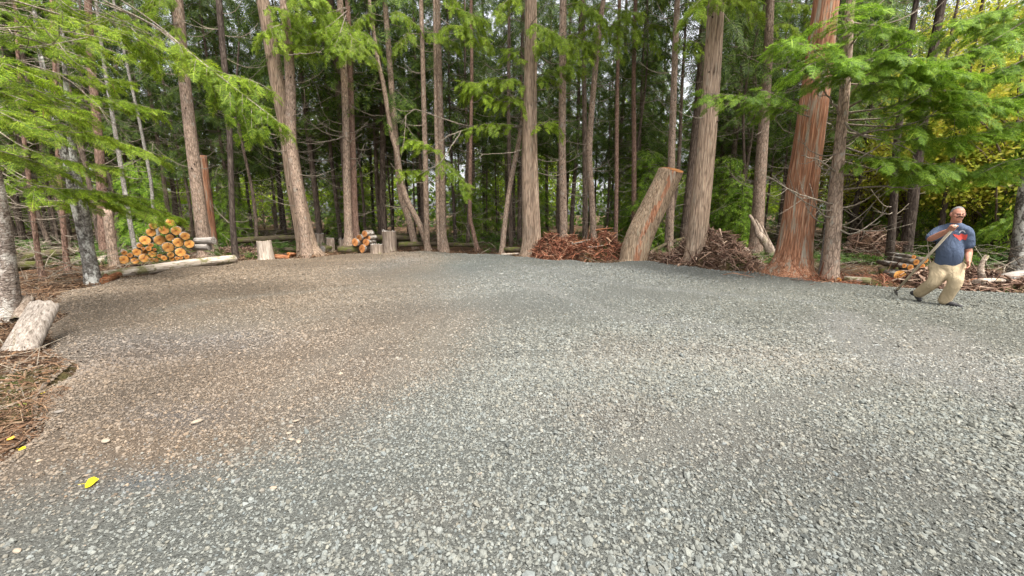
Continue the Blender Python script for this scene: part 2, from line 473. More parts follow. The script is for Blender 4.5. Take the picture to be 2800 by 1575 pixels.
n_f1, n_f2, n_f3 = Noise(4, 0.25, 2), Noise(5, 1.2, 2), Noise(6, 4.0, 2)
def sd_rag(x, y):
    P = np.stack([x, y], -1)
    return pad_sd(x, y) + 0.10 * n_edge(P)
def pad_z(x, y, sd):
    P = np.stack([x, y], -1)
    far = np.clip((y - 6) / 6, 0, 1)
    z = 0.030 * n_roll(P) + 0.010 * n_fine(P) * np.clip(y / 4, 0.3, 1) + 0.05 * np.exp(-((sd - 0.5) / 0.5) ** 2) * far * (1 + 0.5 * n_edge(P))
    return z - 0.35 * np.clip((0.25 - sd) / 0.6, 0, 1) ** 1.3
def floor_z(x, y, sd):
    P = np.stack([x, y], -1)
    z = -0.07 + 0.05 * n_f2(P) + 0.02 * n_f3(P) + 0.10 * n_f1(P) * np.clip((-sd - 1) / 5, 0, 1)
    return np.where(sd > 0, -0.10 - 0.5 * np.clip(sd, 0, 1), z)
def fz(x, y):
    x, y = np.asarray([float(x)]), np.asarray([float(y)])
    sd = sd_rag(x, y)
    return float(max(floor_z(x, y, sd)[0], pad_z(x, y, sd)[0]))

# gravel colours as they lie: brown dirty gravel at the left, blue-grey crushed stone at the right, tan patches
n_t1, n_t2, n_t3 = Noise(20, 0.7, 2), Noise(21, 2.0, 2), Noise(22, 0.28, 2)
BLOBS = [((1650, 738), 620, 34, (0.43, 0.44, 0.405), 0.6), ((2150, 960), 260, 45, (0.43, 0.375, 0.32), 0.5), ((430, 925), 260, 42, (0.33, 0.33, 0.33), 0.7), ((310, 1375), 150, 42, (0.29, 0.34, 0.36), 0.8), ((1300, 745), 130, 45, (0.33, 0.375, 0.375), 0.7), ((1050, 720), 90, 22, (0.33, 0.37, 0.38), 0.4),
         ((1500, 790), 330, 60, (0.38, 0.40, 0.385), 0.6), ((320, 1240), 360, 95, (0.43, 0.32, 0.22), 0.85), ((1120, 790), 200, 55, (0.42, 0.36, 0.29), 0.75), ((690, 870), 240, 40, (0.44, 0.385, 0.31), 0.6),
         ((960, 985), 190, 60, (0.42, 0.35, 0.28), 0.65), ((1170, 960), 110, 50, (0.45, 0.40, 0.32), 0.6), ((2350, 900), 170, 40, (0.46, 0.46, 0.42), 0.6), ((2760, 1010), 180, 90, (0.45, 0.47, 0.45), 0.7),
         ((2580, 960), 120, 60, (0.44, 0.40, 0.33), 0.5), ((1900, 1130), 260, 70, (0.38, 0.33, 0.27), 0.55), ((1750, 960), 160, 40, (0.40, 0.35, 0.29), 0.5), ((2250, 1220), 260, 90, (0.38, 0.35, 0.30), 0.5),
         ((900, 1180), 220, 70, (0.34, 0.28, 0.22), 0.5), ((130, 1100), 190, 120, (0.22, 0.175, 0.13), 0.6), ((420, 1150), 180, 40, (0.25, 0.24, 0.235), 0.6), ((230, 960), 150, 50, (0.22, 0.17, 0.13), 0.6),
         ((1430, 1480), 260, 70, (0.38, 0.34, 0.28), 0.45), ((500, 800), 320, 50, (0.40, 0.33, 0.26), 0.5)]
def tint(x, y):
    P = np.stack([x, y], -1)
    ex, ey = x + 0.35 * n_t1(P) + 0.14 * n_t2(P * 1.6) + 0.07 * n_edge(P * 3), y + 0.30 * n_t1(P + 7.7) + 0.14 * n_t2(P * 1.6 + 3) + 0.07 * n_edge(P * 3 + 5)
    # the seam between the brown and the grey gravel, a line on the ground
    s = [ground(*p)[:2] for p in [(1190, 690), (1270, 780), (1330, 900), (1080, 1120), (600, 1290), (100, 1400), (-400, 1480)]]
    s = np.array(s)[::-1]
    xs = np.interp(ey, s[:, 1], s[:, 0])
    g = 1 / (1 + np.exp(-(ex - xs + 0.25 * n_t2(P)) / 0.42))[..., None]
    col = np.array([0.425, 0.332, 0.245]) * (1 - g) + np.array([0.362, 0.368, 0.322]) * g
    for (px, py), rx, ry, c, w in BLOBS:
        a = ground(px, py)
        wx, wy = abs(ground(px + rx, py)[0] - a[0]), 0.5 * abs(ground(px, py - ry)[1] - ground(px, py + ry)[1])
        k = w * np.exp(-(((ex - a[0]) / wx) ** 2 + ((ey - a[1]) / wy) ** 2))[..., None]
        col = col * (1 - k) + np.array(c) * k
    col = col * (1 + 0.06 * n_t2(P)[..., None])
    warm = 0.5 + 0.5 * np.clip(n_t3(P + 3.1), -1, 1)
    return 0.455 * col * (1 + 0.05 * (warm[..., None] - 0.5) * np.array([1, 0.3, -1.0]))

TRACKS = [([(1120, 775), (900, 790), (640, 815), (430, 850)], 0.22, (0.46, 0.40, 0.32)), ([(1180, 860), (1000, 930), (860, 1000), (760, 1080)], 0.20, (0.44, 0.375, 0.30)), ([(1060, 1030), (1150, 960), (1230, 900), (1290, 850)], 0.18, (0.45, 0.40, 0.33)),
          ([(1330, 745), (1480, 790), (1700, 860), (1980, 900)], 0.22, (0.45, 0.45, 0.41)), ([(1420, 725), (1650, 770), (1900, 800), (2250, 830)], 0.22, (0.42, 0.43, 0.40)), ([(2300, 860), (2340, 930), (2480, 1010), (2700, 1080)], 0.24, (0.47, 0.46, 0.42)), ([(2560, 900), (2600, 980), (2780, 1090)], 0.22, (0.46, 0.44, 0.39)),
          ([(560, 900), (800, 870), (1000, 850)], 0.16, (0.42, 0.36, 0.29)), ([(1700, 1250), (1950, 1150), (2250, 1080), (2600, 1030)], 0.14, (0.43, 0.42, 0.37))]
TRACKS = [(resample(np.array([ground(*p) for p in pts]), 40)[:, :2], w, np.array(c)) for pts, w, c in TRACKS]
def packed(x, y):                         # wheel and rake marks: how packed, and the colour of the fines there
    P = np.stack([x, y], -1)
    k = np.zeros(x.shape); c = np.zeros(x.shape + (3,)) + 0.4
    wv = 1 + 0.5 * n_edge(P * 0.6)
    for T, w, col in TRACKS:
        d = np.full(x.shape, 9.0)
        for q in T: d = np.minimum(d, np.hypot(x - q[0], y - q[1]))
        a = np.exp(-(d / (w * np.clip(wv, 0.4, 2))) ** 2)
        c = np.where((a > k)[..., None], col, c); k = np.maximum(k, a)
    return k, c
_tint0 = tint
def tint(x, y):
    k, c = packed(x, y)
    k = (0.85 * k)[..., None]
    return _tint0(x, y) * (1 - k) + 0.50 * c * k
def axis_pts(segs):
    out = [segs[0][0]]
    for a, b, st in segs:
        n = max(1, int(round((b - a) / st)))
        out += list(np.linspace(a, b, n + 1)[1:])
    return np.array(out)
def sheet(xs, ys, zf, keep=None):
    X, Y = np.meshgrid(xs, ys)
    Z, sd = zf(X, Y)
    nx = len(xs)
    i = (np.arange(len(ys) - 1)[:, None] * nx + np.arange(nx - 1)[None])
    Q = np.stack([i, i + 1, i + nx + 1, i + nx], -1).reshape(-1, 4)
    V = np.stack([X, Y, Z], -1).reshape(-1, 3)
    if keep is not None:
        ok = keep(sd).ravel()
        Q = Q[ok[Q].all(1)]
        used = np.unique(Q)
        mp = np.zeros(len(V), int); mp[used] = np.arange(len(used))
        V, Q = V[used], mp[Q]
    return V, Q
def zf_floor(X, Y):
    sd = sd_rag(X, Y)
    return floor_z(X, Y, sd), sd
def zf_pad(X, Y):
    sd = sd_rag(X, Y)
    return pad_z(X, Y, sd), sd
mb = MB()
V, Q = sheet(axis_pts([(-600, -60, 60), (-60, -24, 2), (-24, 24, 0.16), (24, 60, 2), (60, 600, 60)]), axis_pts([(-300, -20, 40), (-20, 0, 2), (0, 26, 0.16), (26, 70, 1.5), (70, 900, 60)]), zf_floor)
mb.add(V, Q, 0, True)
tag(mb.build('ground', M['soil']), kind='structure')
mb = MB()
V, Q = sheet(axis_pts([(-14, 18, 0.075)]), axis_pts([(-4, 0.5, 0.4), (0.5, 18.5, 0.06)]), zf_pad, lambda sd: sd > -0.42)
mb.add(V, Q, 0, True, 0.68 * tint(V[:, 0], V[:, 1]))  # bed darker than its stones: shade of the gaps put into the colour
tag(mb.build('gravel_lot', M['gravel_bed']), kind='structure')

# loose crushed stones all over it
def rock_shapes(k, kind, g):
    if kind == 'ico':
        p = (1 + 5 ** .5) / 2
        V = unit(np.array([[-1, p, 0], [1, p, 0], [-1, -p, 0], [1, -p, 0], [0, -1, p], [0, 1, p], [0, -1, -p], [0, 1, -p], [p, 0, -1], [p, 0, 1], [-p, 0, -1], [-p, 0, 1]]))
        F = np.array([[0, 11, 5], [0, 5, 1], [0, 1, 7], [0, 7, 10], [0, 10, 11], [1, 5, 9], [5, 11, 4], [11, 10, 2], [10, 7, 6], [7, 1, 8], [3, 9, 4], [3, 4, 2], [3, 2, 6], [3, 6, 8], [3, 8, 9], [4, 9, 5], [2, 4, 11], [6, 2, 10], [8, 6, 7], [9, 8, 1]])
    else:
        V = np.array([[1, 0, 0.1], [0.1, 1, 0], [-1, 0, -0.1], [0, -1, 0.1], [0, 0.1, 1], [0, 0, -1.0]])
        F = np.array([[0, 1, 4], [1, 2, 4], [2, 3, 4], [3, 0, 4], [1, 0, 5], [2, 1, 5], [3, 2, 5], [0, 3, 5]])
    out = []
    for _ in range(k):
        W = V * g.uniform(0.72, 1.28, (len(V), 1)) + g.normal(0, 0.12, V.shape)
        W[:, 2] = np.clip(W[:, 2], -0.8, g.uniform(0.5, 0.9))          # a flat broken top
        out.append(W)
    return np.array(out), F
def euler_mats(yaw, tilt, ta):
    c, s = np.cos(yaw), np.sin(yaw)
    o, z = np.ones_like(c), np.zeros_like(c)
    Rz = np.stack([np.stack([c, -s, z], -1), np.stack([s, c, z], -1), np.stack([z, z, o], -1)], -2)
    ax = np.stack([np.cos(ta), np.sin(ta), z], -1)
    ct, st = np.cos(tilt)[:, None, None], np.sin(tilt)[:, None, None]
    K = np.zeros((len(yaw), 3, 3))
    K[:, 0, 1], K[:, 0, 2], K[:, 1, 0], K[:, 1, 2], K[:, 2, 0], K[:, 2, 1] = -ax[:, 2], ax[:, 1], ax[:, 2], -ax[:, 0], -ax[:, 1], ax[:, 0]
    return (np.eye(3) + st * K + (1 - ct) * (K @ K)) @ Rz
def gravel_band(mb, y0, y1, dens, dia, kind, g):
    n = int((y1 - y0) * 34 * dens)
    x, y = g.uniform(-14, 18, n), g.uniform(y0, y1, n)
    lim = 1.36 * y + 2.6
    ok = (x > -lim) & (x < lim)
    x, y = x[ok], y[ok]
    sd = sd_rag(x, y)
    ok = sd > np.where(g.uniform(0, 1, len(x)) < 0.12, -0.35, -0.03)
    x, y, sd = x[ok], y[ok], sd[ok]
    P = np.stack([x, y], -1)
    bare = np.clip(0.5 + 0.45 * n_t1(P * 1.3 + 9) + 0.25 * n_t2(P), 0, 1)      # dusty places hold fewer, smaller stones
    bare = bare * (1 - 0.85 * packed(x, y)[0])
    ok = g.uniform(0, 1, len(x)) < 0.40 + 0.60 * bare
    x, y, sd, bare = x[ok], y[ok], sd[ok], bare[ok]
    n = len(x)
    r = 0.5 * dia * np.exp(g.normal(0, 0.36, n)) * (0.75 + 0.35 * bare)
    S = np.stack([r, r * g.uniform(0.55, 0.95, n), r * g.uniform(0.45, 0.95, n)], -1)
    Rm = euler_mats(g.uniform(0, 6.283, n), np.abs(g.normal(0, 0.52, n)), g.uniform(0, 6.283, n))
    shapes, F = rock_shapes(14, kind, g)
    k = g.integers(0, 14, n)
    V = np.einsum('nij,nvj->nvi', Rm, shapes[k] * S[:, None, :])
    z = np.maximum(pad_z(x, y, sd), np.where(sd < 0.05, floor_z(x, y, sd), -9)) + S[:, 2] * g.uniform(0.05, 0.55, n)
    V += np.stack([x, y, z], -1)[:, None]
    c = tint(x + g.normal(0, 0.22, n), y + g.normal(0, 0.22, n)) * np.exp(g.normal(0, 0.15, (n, 1))) * (1 + g.normal(0, 0.03, (n, 1)) * np.array([1, 0, -1.2]))
    odd = g.uniform(0, 1, n)
    c[odd < 0.012] *= 1.3
    c[odd > 0.95] *= 0.6
    nv = V.shape[1]
    mb.add(V.reshape(-1, 3), (F[None] + np.arange(n)[:, None, None] * nv).reshape(-1, 3), 0, False, np.repeat(np.clip(c, 0, 0.8), nv, 0))
g = np.random.default_rng(5)
mb = MB()
gravel_band(mb, 0.9, 4.2, 3300, 0.020, 'ico', g)
gravel_band(mb, 0.9, 4.2, 2600, 0.015, 'oct', g)
gravel_band(mb, 4.2, 8.5, 2100, 0.023, 'oct', g)
gravel_band(mb, 8.5, 18.2, 800, 0.029, 'oct', g)
tag(mb.build('gravel', M['gravel_stone']), 'loose crushed stones covering the whole clearing', kind='stuff')

# ------------------------------------------------------------------ foliage
def frond(g, nt, lod):
    """a flat hemlock spray, axis +X, length 1: twigs as tapered ribbons left and right"""
    V, F = [], []
    def ribbon(a, d, L, w, bend):
        d = unit(d); s = np.array([-d[1], d[0], 0])
        e = unit(np.array([d[0] + 0.5, d[1], 0]))
        m = a + d * L * 0.55
        t = m + unit(d + bend * e) * L * 0.45
        i = len(V)
        dz = np.array([0, 0, g.normal(0, 0.02)])
        if lod:
            V.extend([a, m + s * w + dz, t + 2 * dz, m - s * w + dz]); F.append([i, i + 1, i + 2, i + 3])
        else:
            V.extend([a - s * w * .5, a + s * w * .5, m + s * w + dz, m - s * w + dz, t + s * w * .18 + 2 * dz, t - s * w * .18 + 2 * dz])
            F.append([i, i + 1, i + 2, i + 3]); F.append([i + 3, i + 2, i + 4, i + 5])
    for q in range(nt):
        t = (q + g.uniform(0, .6)) / nt * 0.94
        for sg in (-1, 1):
            L = (0.46 * (1 - t) ** 0.75 + 0.07) * g.uniform(0.7, 1.15)
            ang = g.uniform(0.75, 1.1)
            a = np.array([t, 0, 0.0])
            d = np.array([math.cos(ang), sg * math.sin(ang), g.normal(0, 0.08)])
            ribbon(a, d, L, 0.034 if lod else 0.017, 0.7)
            if L > 0.2 and not lod:
                for u in np.arange(0.3, 0.9, 0.2):
                    for s2 in (-1, 1):
                        a2 = a + unit(d) * L * u
                        an2 = math.atan2(d[1], d[0]) + s2 * g.uniform(0.6, 0.9)
                        ribbon(a2, np.array([math.cos(an2), math.sin(an2), g.normal(0, .1)]), L * 0.42 * (1.1 - u), 0.012, 0.4)
    ribbon(np.array([0, 0, 0.0]), np.array([1.0, 0, 0]), 1.0, 0.03, 0)
    return np.array(V), np.array(F)
g = np.random.default_rng(8)
FR_HI = [frond(g, 14, False) for _ in range(5)]
FR_MID = [frond(g, 10, True) for _ in range(5)]
FR_LO = [frond(g, 6, True) for _ in range(4)]

def place_fronds(mb, lst, fr, mat, g):
    """lst: (origin, direction, normal, length)"""
    if not lst: return
    O = np.array([q[0] for q in lst]); X = unit(np.array([q[1] for q in lst])); N = np.array([q[2] for q in lst]); L = np.array([q[3] for q in lst])
    Y = unit(np.cross(N, X)); Z = np.cross(X, Y)
    Rm = np.stack([X, Y, Z], -1)
    k = g.integers(0, len(fr), len(lst))
    for i, (V, F) in enumerate(fr):
        s = k == i
        if not s.any(): continue
        nz = g.uniform(-0.35, 0.05, (s.sum(), 1))                       # each spray droops along its length
        W = np.repeat(V[None], s.sum(), 0)
        W[:, :, 2] += nz * V[None, :, 0] ** 2 - 0.25 * V[None, :, 1] ** 2
        W = np.einsum('nij,nvj->nvi', Rm[s], W * L[s][:, None, None]) + O[s][:, None]
        mb.add(W.reshape(-1, 3), (F[None] + np.arange(s.sum())[:, None, None] * len(V)).reshape(-1, 4), mat, False)

def bough(mb, P, r0, leaf, start, spread, fr, g, step=0.16, droop=0.35, wm=0, lm=1, gaps=0.08, sub=5, dens=1.0):
    n = max(6, int(12 * len(P) / 3))
    P = resample(P, n)
    L = np.linalg.norm(np.diff(P, axis=0), axis=1).sum()
    V, F = tube_geo(P, np.linspace(r0, r0 * 0.22, n), sub)
    mb.add(V, F, wm, True)
    T = unit(np.gradient(P, axis=0))
    out = []
    s = start * L
    side = 1
    while s < L * 0.99:
        t = s / L
        f = t * (n - 1); i = min(n - 2, int(f)); fr_ = f - i
        p = P[i] * (1 - fr_) + P[i + 1] * fr_
        d0 = T[i]
        side = -side
        if g.uniform() > gaps:
            a = side * g.uniform(0.6, 1.1)
            h = unit(np.array([d0[0] * math.cos(a) - d0[1] * math.sin(a), d0[0] * math.sin(a) + d0[1] * math.cos(a), d0[2] * 0.7 + g.normal(0, 0.12)]))
            tt = (t - start) / max(1e-3, 1 - start)
            l = spread * (0.45 + 0.75 * math.sin(math.pi * min(1, 0.18 + 0.82 * tt)) ** 0.8) * g.uniform(0.6, 1.15)
            m = max(2, int(l / (leaf * 0.34) * dens))
            q = np.linspace(0, 1, m + 1)[:, None]
            S = p + h * l * q + np.array([0, 0, -1]) * droop * l * q ** 2
            Vt, Ft = tube_geo(np.vstack([S[:1], S[m // 2:m // 2 + 1], S[-1:]]) if m > 1 else S, [r0 * 0.28, r0 * 0.2, r0 * 0.1], 3, False)
            mb.add(Vt, Ft, wm, True)
            hd = unit(np.gradient(S, axis=0))
            for k in range(m + 1):
                sg = 1 if k % 2 else -1
                b = sg * g.uniform(0.35, 0.9) if k < m else 0.0
                d = hd[k]
                d = np.array([d[0] * math.cos(b) - d[1] * math.sin(b), d[0] * math.sin(b) + d[1] * math.cos(b), d[2] - g.uniform(0, 0.45) * droop * 1.5])
                out.append((S[k], d, UP + g.normal(0, 0.33, 3), leaf * g.uniform(0.65, 1.15)))
        s += step * g.uniform(0.7, 1.3)
    out.append((P[-1], T[-1], UP + g.normal(0, 0.2, 3), leaf))
    place_fronds(mb, out, fr, lm, g)

def dead_limb(mb, p, d, L, r, g, curl=0.25, subs=3, mat=0, sides=5):
    d = unit(d)
    side = unit(np.cross(d, UP))
    q = np.linspace(0, 1, 8)[:, None]
    P = p + d * L * q + UP * L * (curl * q ** 2 - 0.10 * np.sin(q * 3.0)) + side * L * 0.12 * np.sin(q * g.uniform(1, 4)) * g.choice([-1, 1]) + g.normal(0, 0.008 * L, (8, 3)) * q
    V, F = tube_geo(P, np.linspace(r, r * 0.3, 8), sides)
    mb.add(V, F, mat, True)
    for _ in range(subs):
        k = g.integers(2, 7)
        dd = unit(unit(P[k] - P[k - 1]) + g.normal(0, 0.6, 3) + UP * 0.1)
        l = L * g.uniform(0.15, 0.4)
        q2 = np.linspace(0, 1, 4)[:, None]
        S = P[k] + dd * l * q2 + UP * l * g.uniform(-.2, .4) * q2 ** 2
        V, F = tube_geo(S, np.linspace(r * 0.45, r * 0.15, 4), 3)
        mb.add(V, F, mat, True)

# ------------------------------------------------------------------ trees deep in the forest: prototypes, then copies
def conifer_proto(seed, H, r, c0, bl, nb, bark, leaf, dead_n, lean=0.0):
    g = np.random.default_rng(seed)
    mb = MB()
    n = 26
    z = np.linspace(-0.3, H, n)
    nx, ny = Noise(seed + 50, 0.35, 1), Noise(seed + 51, 0.35, 1)
    P = np.stack([0.10 * nx(z[:, None]) + lean * z, 0.10 * ny(z[:, None]), z], 1)
    P -= np.array([P[1, 0], P[1, 1], 0])
    rad = r * (1 - 0.72 * np.clip(z / H, 0, 1)) * (1 + 0.35 * np.exp(-np.clip(z, 0, 9) / 0.35))
    V, F = tube_geo(P, rad, 10)
    mb.add(V, F, 0, True)
    for _ in range(dead_n):
        k = g.uniform(1.0, c0 + 2.5)
        i = np.searchsorted(z, k)
        a = g.uniform(0, 6.283)
        dead_limb(mb, P[i] + np.array([0, 0, k - z[i]]), np.array([math.cos(a), math.sin(a), g.uniform(-0.25, 0.3)]), g.uniform(0.6, 2.4), 0.014, g, g.uniform(-0.1, 0.35), 4, 1, 4)
    trunk = mb.mesh('trunk', [M[bark], M['twig']])
    mb = MB()
    for q in range(nb):
        t = (q + g.uniform()) / nb
        zz = c0 + (H - c0) * t ** 1.1
        i = min(n - 1, np.searchsorted(z, zz))
        a = q * 2.4 + g.uniform(-.5, .5)
        L = bl * (1 - t) ** 0.7 * g.uniform(0.65, 1.15) + 0.35
        d = np.array([math.cos(a), math.sin(a), 0.0])
        p = np.array([P[i, 0], P[i, 1], zz])
        pts = np.array([p, p + d * L * 0.5 + UP * L * g.uniform(-.02, .14), p + d * L - UP * L * g.uniform(0.05, 0.35)])
        bough(mb, pts, 0.022, 0.56, 0.2, 0.74, FR_LO, g, step=0.22, droop=0.5, gaps=0.10, sub=4, dens=1.0)
    crown = mb.mesh('crown', [M['twig'], M[leaf]])
    return trunk, crown
def leafy_proto(seed, H, W, n_cl, leafmat, per, size, trunk_r):
    """a broadleaf tree or bush: stems to leaf clumps through an uneven crown"""
    g = np.random.default_rng(seed)
    mt, mc = MB(), MB()
    V, F = tube_geo(resample(np.array([[0, 0, -.2], [g.normal(0, .15), g.normal(0, .15), H * .45], [g.normal(0, .3), g.normal(0, .3), H * .9]]), 9), np.linspace(trunk_r, trunk_r * .25, 9), 8)
    mt.add(V, F, 0, True)
    for _ in range(n_cl):
        u = unit(g.normal(size=3)) * g.uniform(0.35, 1.0) ** 0.5
        c = np.array([u[0] * W, u[1] * W, H * 0.58 + u[2] * H * 0.42])
        b = np.array([0, 0, max(0.2, c[2] - np.hypot(c[0], c[1]) * 0.9 - 0.2)])
        V, F = tube_geo(resample(np.array([b, (b + c) / 2 + UP * 0.15, c]), 5), np.linspace(trunk_r * .35, trunk_r * .08, 5), 4)
        mt.add(V, F, 0, True)
        m = int(per * g.uniform(0.5, 1.5))
        o = c + g.normal(0, 1, (m, 3)) * np.array([0.34, 0.34, 0.20]) * W * 0.55
        X = unit(g.normal(size=(m, 3)) + np.array([0, 0, -0.3])); N = unit(g.normal(size=(m, 3)) + np.array([0, 0, 1.2]))
        Y = unit(np.cross(N, X)); s = size * g.uniform(0.6, 1.3, (m, 1))
        W4 = np.stack([o - X * s, o + Y * s * .55, o + X * s, o - Y * s * .55], 1)
        mc.add(W4.reshape(-1, 3), np.arange(m * 4).reshape(-1, 4), 0, False)
    return mt.mesh('trunk', [M['bark_shade']]), mc.mesh('crown', [M[leafmat]])
def copy_tree(name, proto, loc, rz, s, sz, label, cat, group):
    o = thing(name, label, cat, loc, group)
    o.rotation_euler = (0, 0, rz)
    o.scale = (s, s, sz)
    for nm, me in zip(('trunk', 'crown'), proto):
        c = bpy.data.objects.new(nm, me)
        COL.objects.link(c)
        c.parent = o
    return o
# ------------------------------------------------------------------ the trees along the clearing's edge, one by one
FRONT = {}
def front_tree(key, name, label, stems, bark, Y=None, H=15.0, flare=0.25, sides=18, rough=0.05, ridge=0.0, group=None, limbs=0, limb_len=(0.5, 1.6), limb_h=(1.2, 9.0), limb_r=0.016, knots=0, seed=0, top=True, cat='tree', crown=None):
    """stems: lists of (px, py, width in px) from the base up"""
    g = np.random.default_rng(seed + 100)
    b0 = stems[0][0]
    base = ground(b0[0], b0[1], -0.03) if Y is None else at(b0[0], b0[1], Y)
    Y = base[1]
    base[2] = min(base[2], fz(base[0], base[1]))
    root = thing(name, label, cat, base, group)
    paths = []
    for si, st in enumerate(stems):
        pts = np.array([list(at(x, y, Y + 0.02 * si)) for x, y, w in st])
        rr = np.array([px_r(x, y, Y, w) for x, y, w in st])
        if si == 0:
            pts[0][2] = base[2]
        A = np.concatenate([pts, rr[:, None]], 1)
        if top and pts[-1][2] < H:
            d = unit(unit(pts[-1] - pts[-2]) * 0.6 + UP * 0.4)
            ex = []
            for q in (0.35, 0.7, 1.0):
                l = (H - pts[-1][2]) * q
                ex.append(list(pts[-1] + d * l) + [rr[-1] * (1 - 0.7 * q)])
            A = np.vstack([A, ex])
        if si == 0:
            A = np.vstack([A[:1] - np.array([0, 0, 0.35, 0]), A])
        n = max(14, int(np.linalg.norm(np.diff(A[:, :3], axis=0), axis=1).sum() / 0.16))
        A = resample(A, n)
        hgt = np.clip(A[:, 2] - base[2], 0, None)
        rad = A[:, 3] * (1 + 1.3 * flare * np.exp(-hgt / 0.25) * (si == 0))
        n1, n2 = Noise(seed * 3 + si, 2.0, 3), Noise(seed * 3 + si + 900, 9.0, 3)
        ph = g.uniform(0, 6, 3)
        def wob(th, P):
            z = P[:, 2:3]
            q = np.stack([np.cos(th)[None] + 0 * z, np.sin(th)[None] + 0 * z, 0.5 * z + 0 * th[None]], -1)
            w = 1 + rough * 0.7 * n1(q) + rough * 0.45 * n2(q * np.array([1, 1, 0.35]))
            if ridge:
                f = np.exp(-np.clip(z - base[2], 0, None) / 0.9)
                w = w + ridge * (0.35 + 1.3 * f) * (np.cos(7 * th + ph[0])[None] * 0.5 + np.cos(11 * th + ph[1])[None] * 0.35 + np.cos(5 * th + ph[2])[None] * 0.4 * f)
            return w
        mb = MB()
        V, F = tube_geo(A[:, :3], rad, sides, wob=wob)
        mb.add(V, F, 0, True)
        for _ in range(knots):              # snapped-off branch stubs
            i = g.integers(3, max(4, int(n * 0.62)))
            a = g.uniform(0, 6.283)
            d = np.array([math.cos(a), -abs(math.sin(a)) if g.uniform() < .8 else math.sin(a), g.uniform(-.1, .5)])
            l = A[i, 3] * g.uniform(0.25, 0.6)
            p = A[i, :3] + unit(d) * A[i, 3] * 0.75
            V, F = tube_geo(np.array([p, p + unit(d) * l * .7, p + unit(d) * l]), [0.034, 0.024, 0.012], 6)
            mb.add(V, F, 1, True)
        mb.build('trunk', [M[bark], M['bark_dark']], root, base)
        paths.append(A)
    FRONT[key] = (root, base, paths, Y)
    for q in range(limbs):
        A = paths[g.integers(0, len(paths))]
        h = base[2] + g.uniform(*limb_h)
        i = min(len(A) - 1, np.searchsorted(A[:, 2], h))
        a = g.choice([0.0, math.pi]) + g.normal(0, 0.55)
        d = np.array([math.cos(a), math.sin(a) - 0.15, g.uniform(-0.2, 0.25)])
        mb = MB()
        dead_limb(mb, A[i, :3], d, g.uniform(*limb_len), limb_r * g.uniform(0.7, 1.25), g, g.uniform(0.0, 0.5), 3)
        mb.build('dead_limb', M['twig'], root, base)
    if crown:
        z0, s = crown
        A = paths[0]
        i = min(len(A) - 1, np.searchsorted(A[:, 2], z0))
        c = bpy.data.objects.new('crown', CROWN_TOP)
        COL.objects.link(c)
        c.parent = root
        c.location = tuple(np.array([A[i, 0], A[i, 1], A[i, 2]]) - base)
        c.rotation_euler = (0, 0, g.uniform(0, 6))
        c.scale = (s, s, s)
    return root
def add_bough(key, pts, leaf=0.30, start=0.3, spread=0.5, mat='leaf_hem', fr='hi', r=0.02, step=0.14, droop=0.4, gaps=0.08, seed=0, dens=1.0):
    """a leafy limb along photo points (px, py, distance)"""
    root, base, _, Y = FRONT[key]
    g = np.random.default_rng(seed + int(pts[-1][0]) + int(pts[-1][1]) * 7)
    P = np.array([at(x, y, Yy) for x, y, Yy in pts])
    mb = MB()
    bough(mb, P, r, leaf, start, spread, {'hi': FR_HI, 'mid': FR_MID, 'lo': FR_LO}[fr], g, step=step, droop=droop, gaps=gaps, dens=dens)
    return mb.build('bough', [M['twig'], M[mat]], root, base)
def add_limb(key, pts, r=0.02, subs=3, seed=0, mat='twig'):
    root, base, _, Y = FRONT[key]
    g = np.random.default_rng(seed + int(pts[-1][0]))
    P = resample(np.array([at(x, y, Yy) for x, y, Yy in pts]), 14)
    P[1:] += g.normal(0, 0.012, (13, 3))
    mb = MB()
    V, F = tube_geo(P, np.linspace(r, r * 0.3, 14), 6)
    mb.add(V, F, 0, True)
    L = np.linalg.norm(P[-1] - P[0])
    for _ in range(subs):
        k = g.integers(4, 13)
        dead_limb(mb, P[k], unit(P[k] - P[k - 1]) + g.normal(0, 0.55, 3), L * g.uniform(0.12, 0.3), r * 0.4, g, g.uniform(-.2, .3), 2, 0, 4)
    return mb.build('dead_limb', M[mat], root, base)

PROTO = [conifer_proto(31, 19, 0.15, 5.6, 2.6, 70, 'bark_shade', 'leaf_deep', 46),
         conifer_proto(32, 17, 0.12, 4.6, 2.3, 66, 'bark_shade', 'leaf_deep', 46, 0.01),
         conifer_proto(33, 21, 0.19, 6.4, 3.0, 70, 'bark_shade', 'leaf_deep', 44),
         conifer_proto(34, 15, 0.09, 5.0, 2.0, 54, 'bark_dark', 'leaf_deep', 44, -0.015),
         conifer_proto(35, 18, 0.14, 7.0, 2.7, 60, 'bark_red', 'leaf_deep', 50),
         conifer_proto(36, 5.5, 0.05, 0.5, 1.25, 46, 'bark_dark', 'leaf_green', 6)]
CROWN_TOP = conifer_proto(37, 7.5, 0.02, 0.2, 2.3, 46, 'bark_shade', 'leaf_deep', 0)[1]

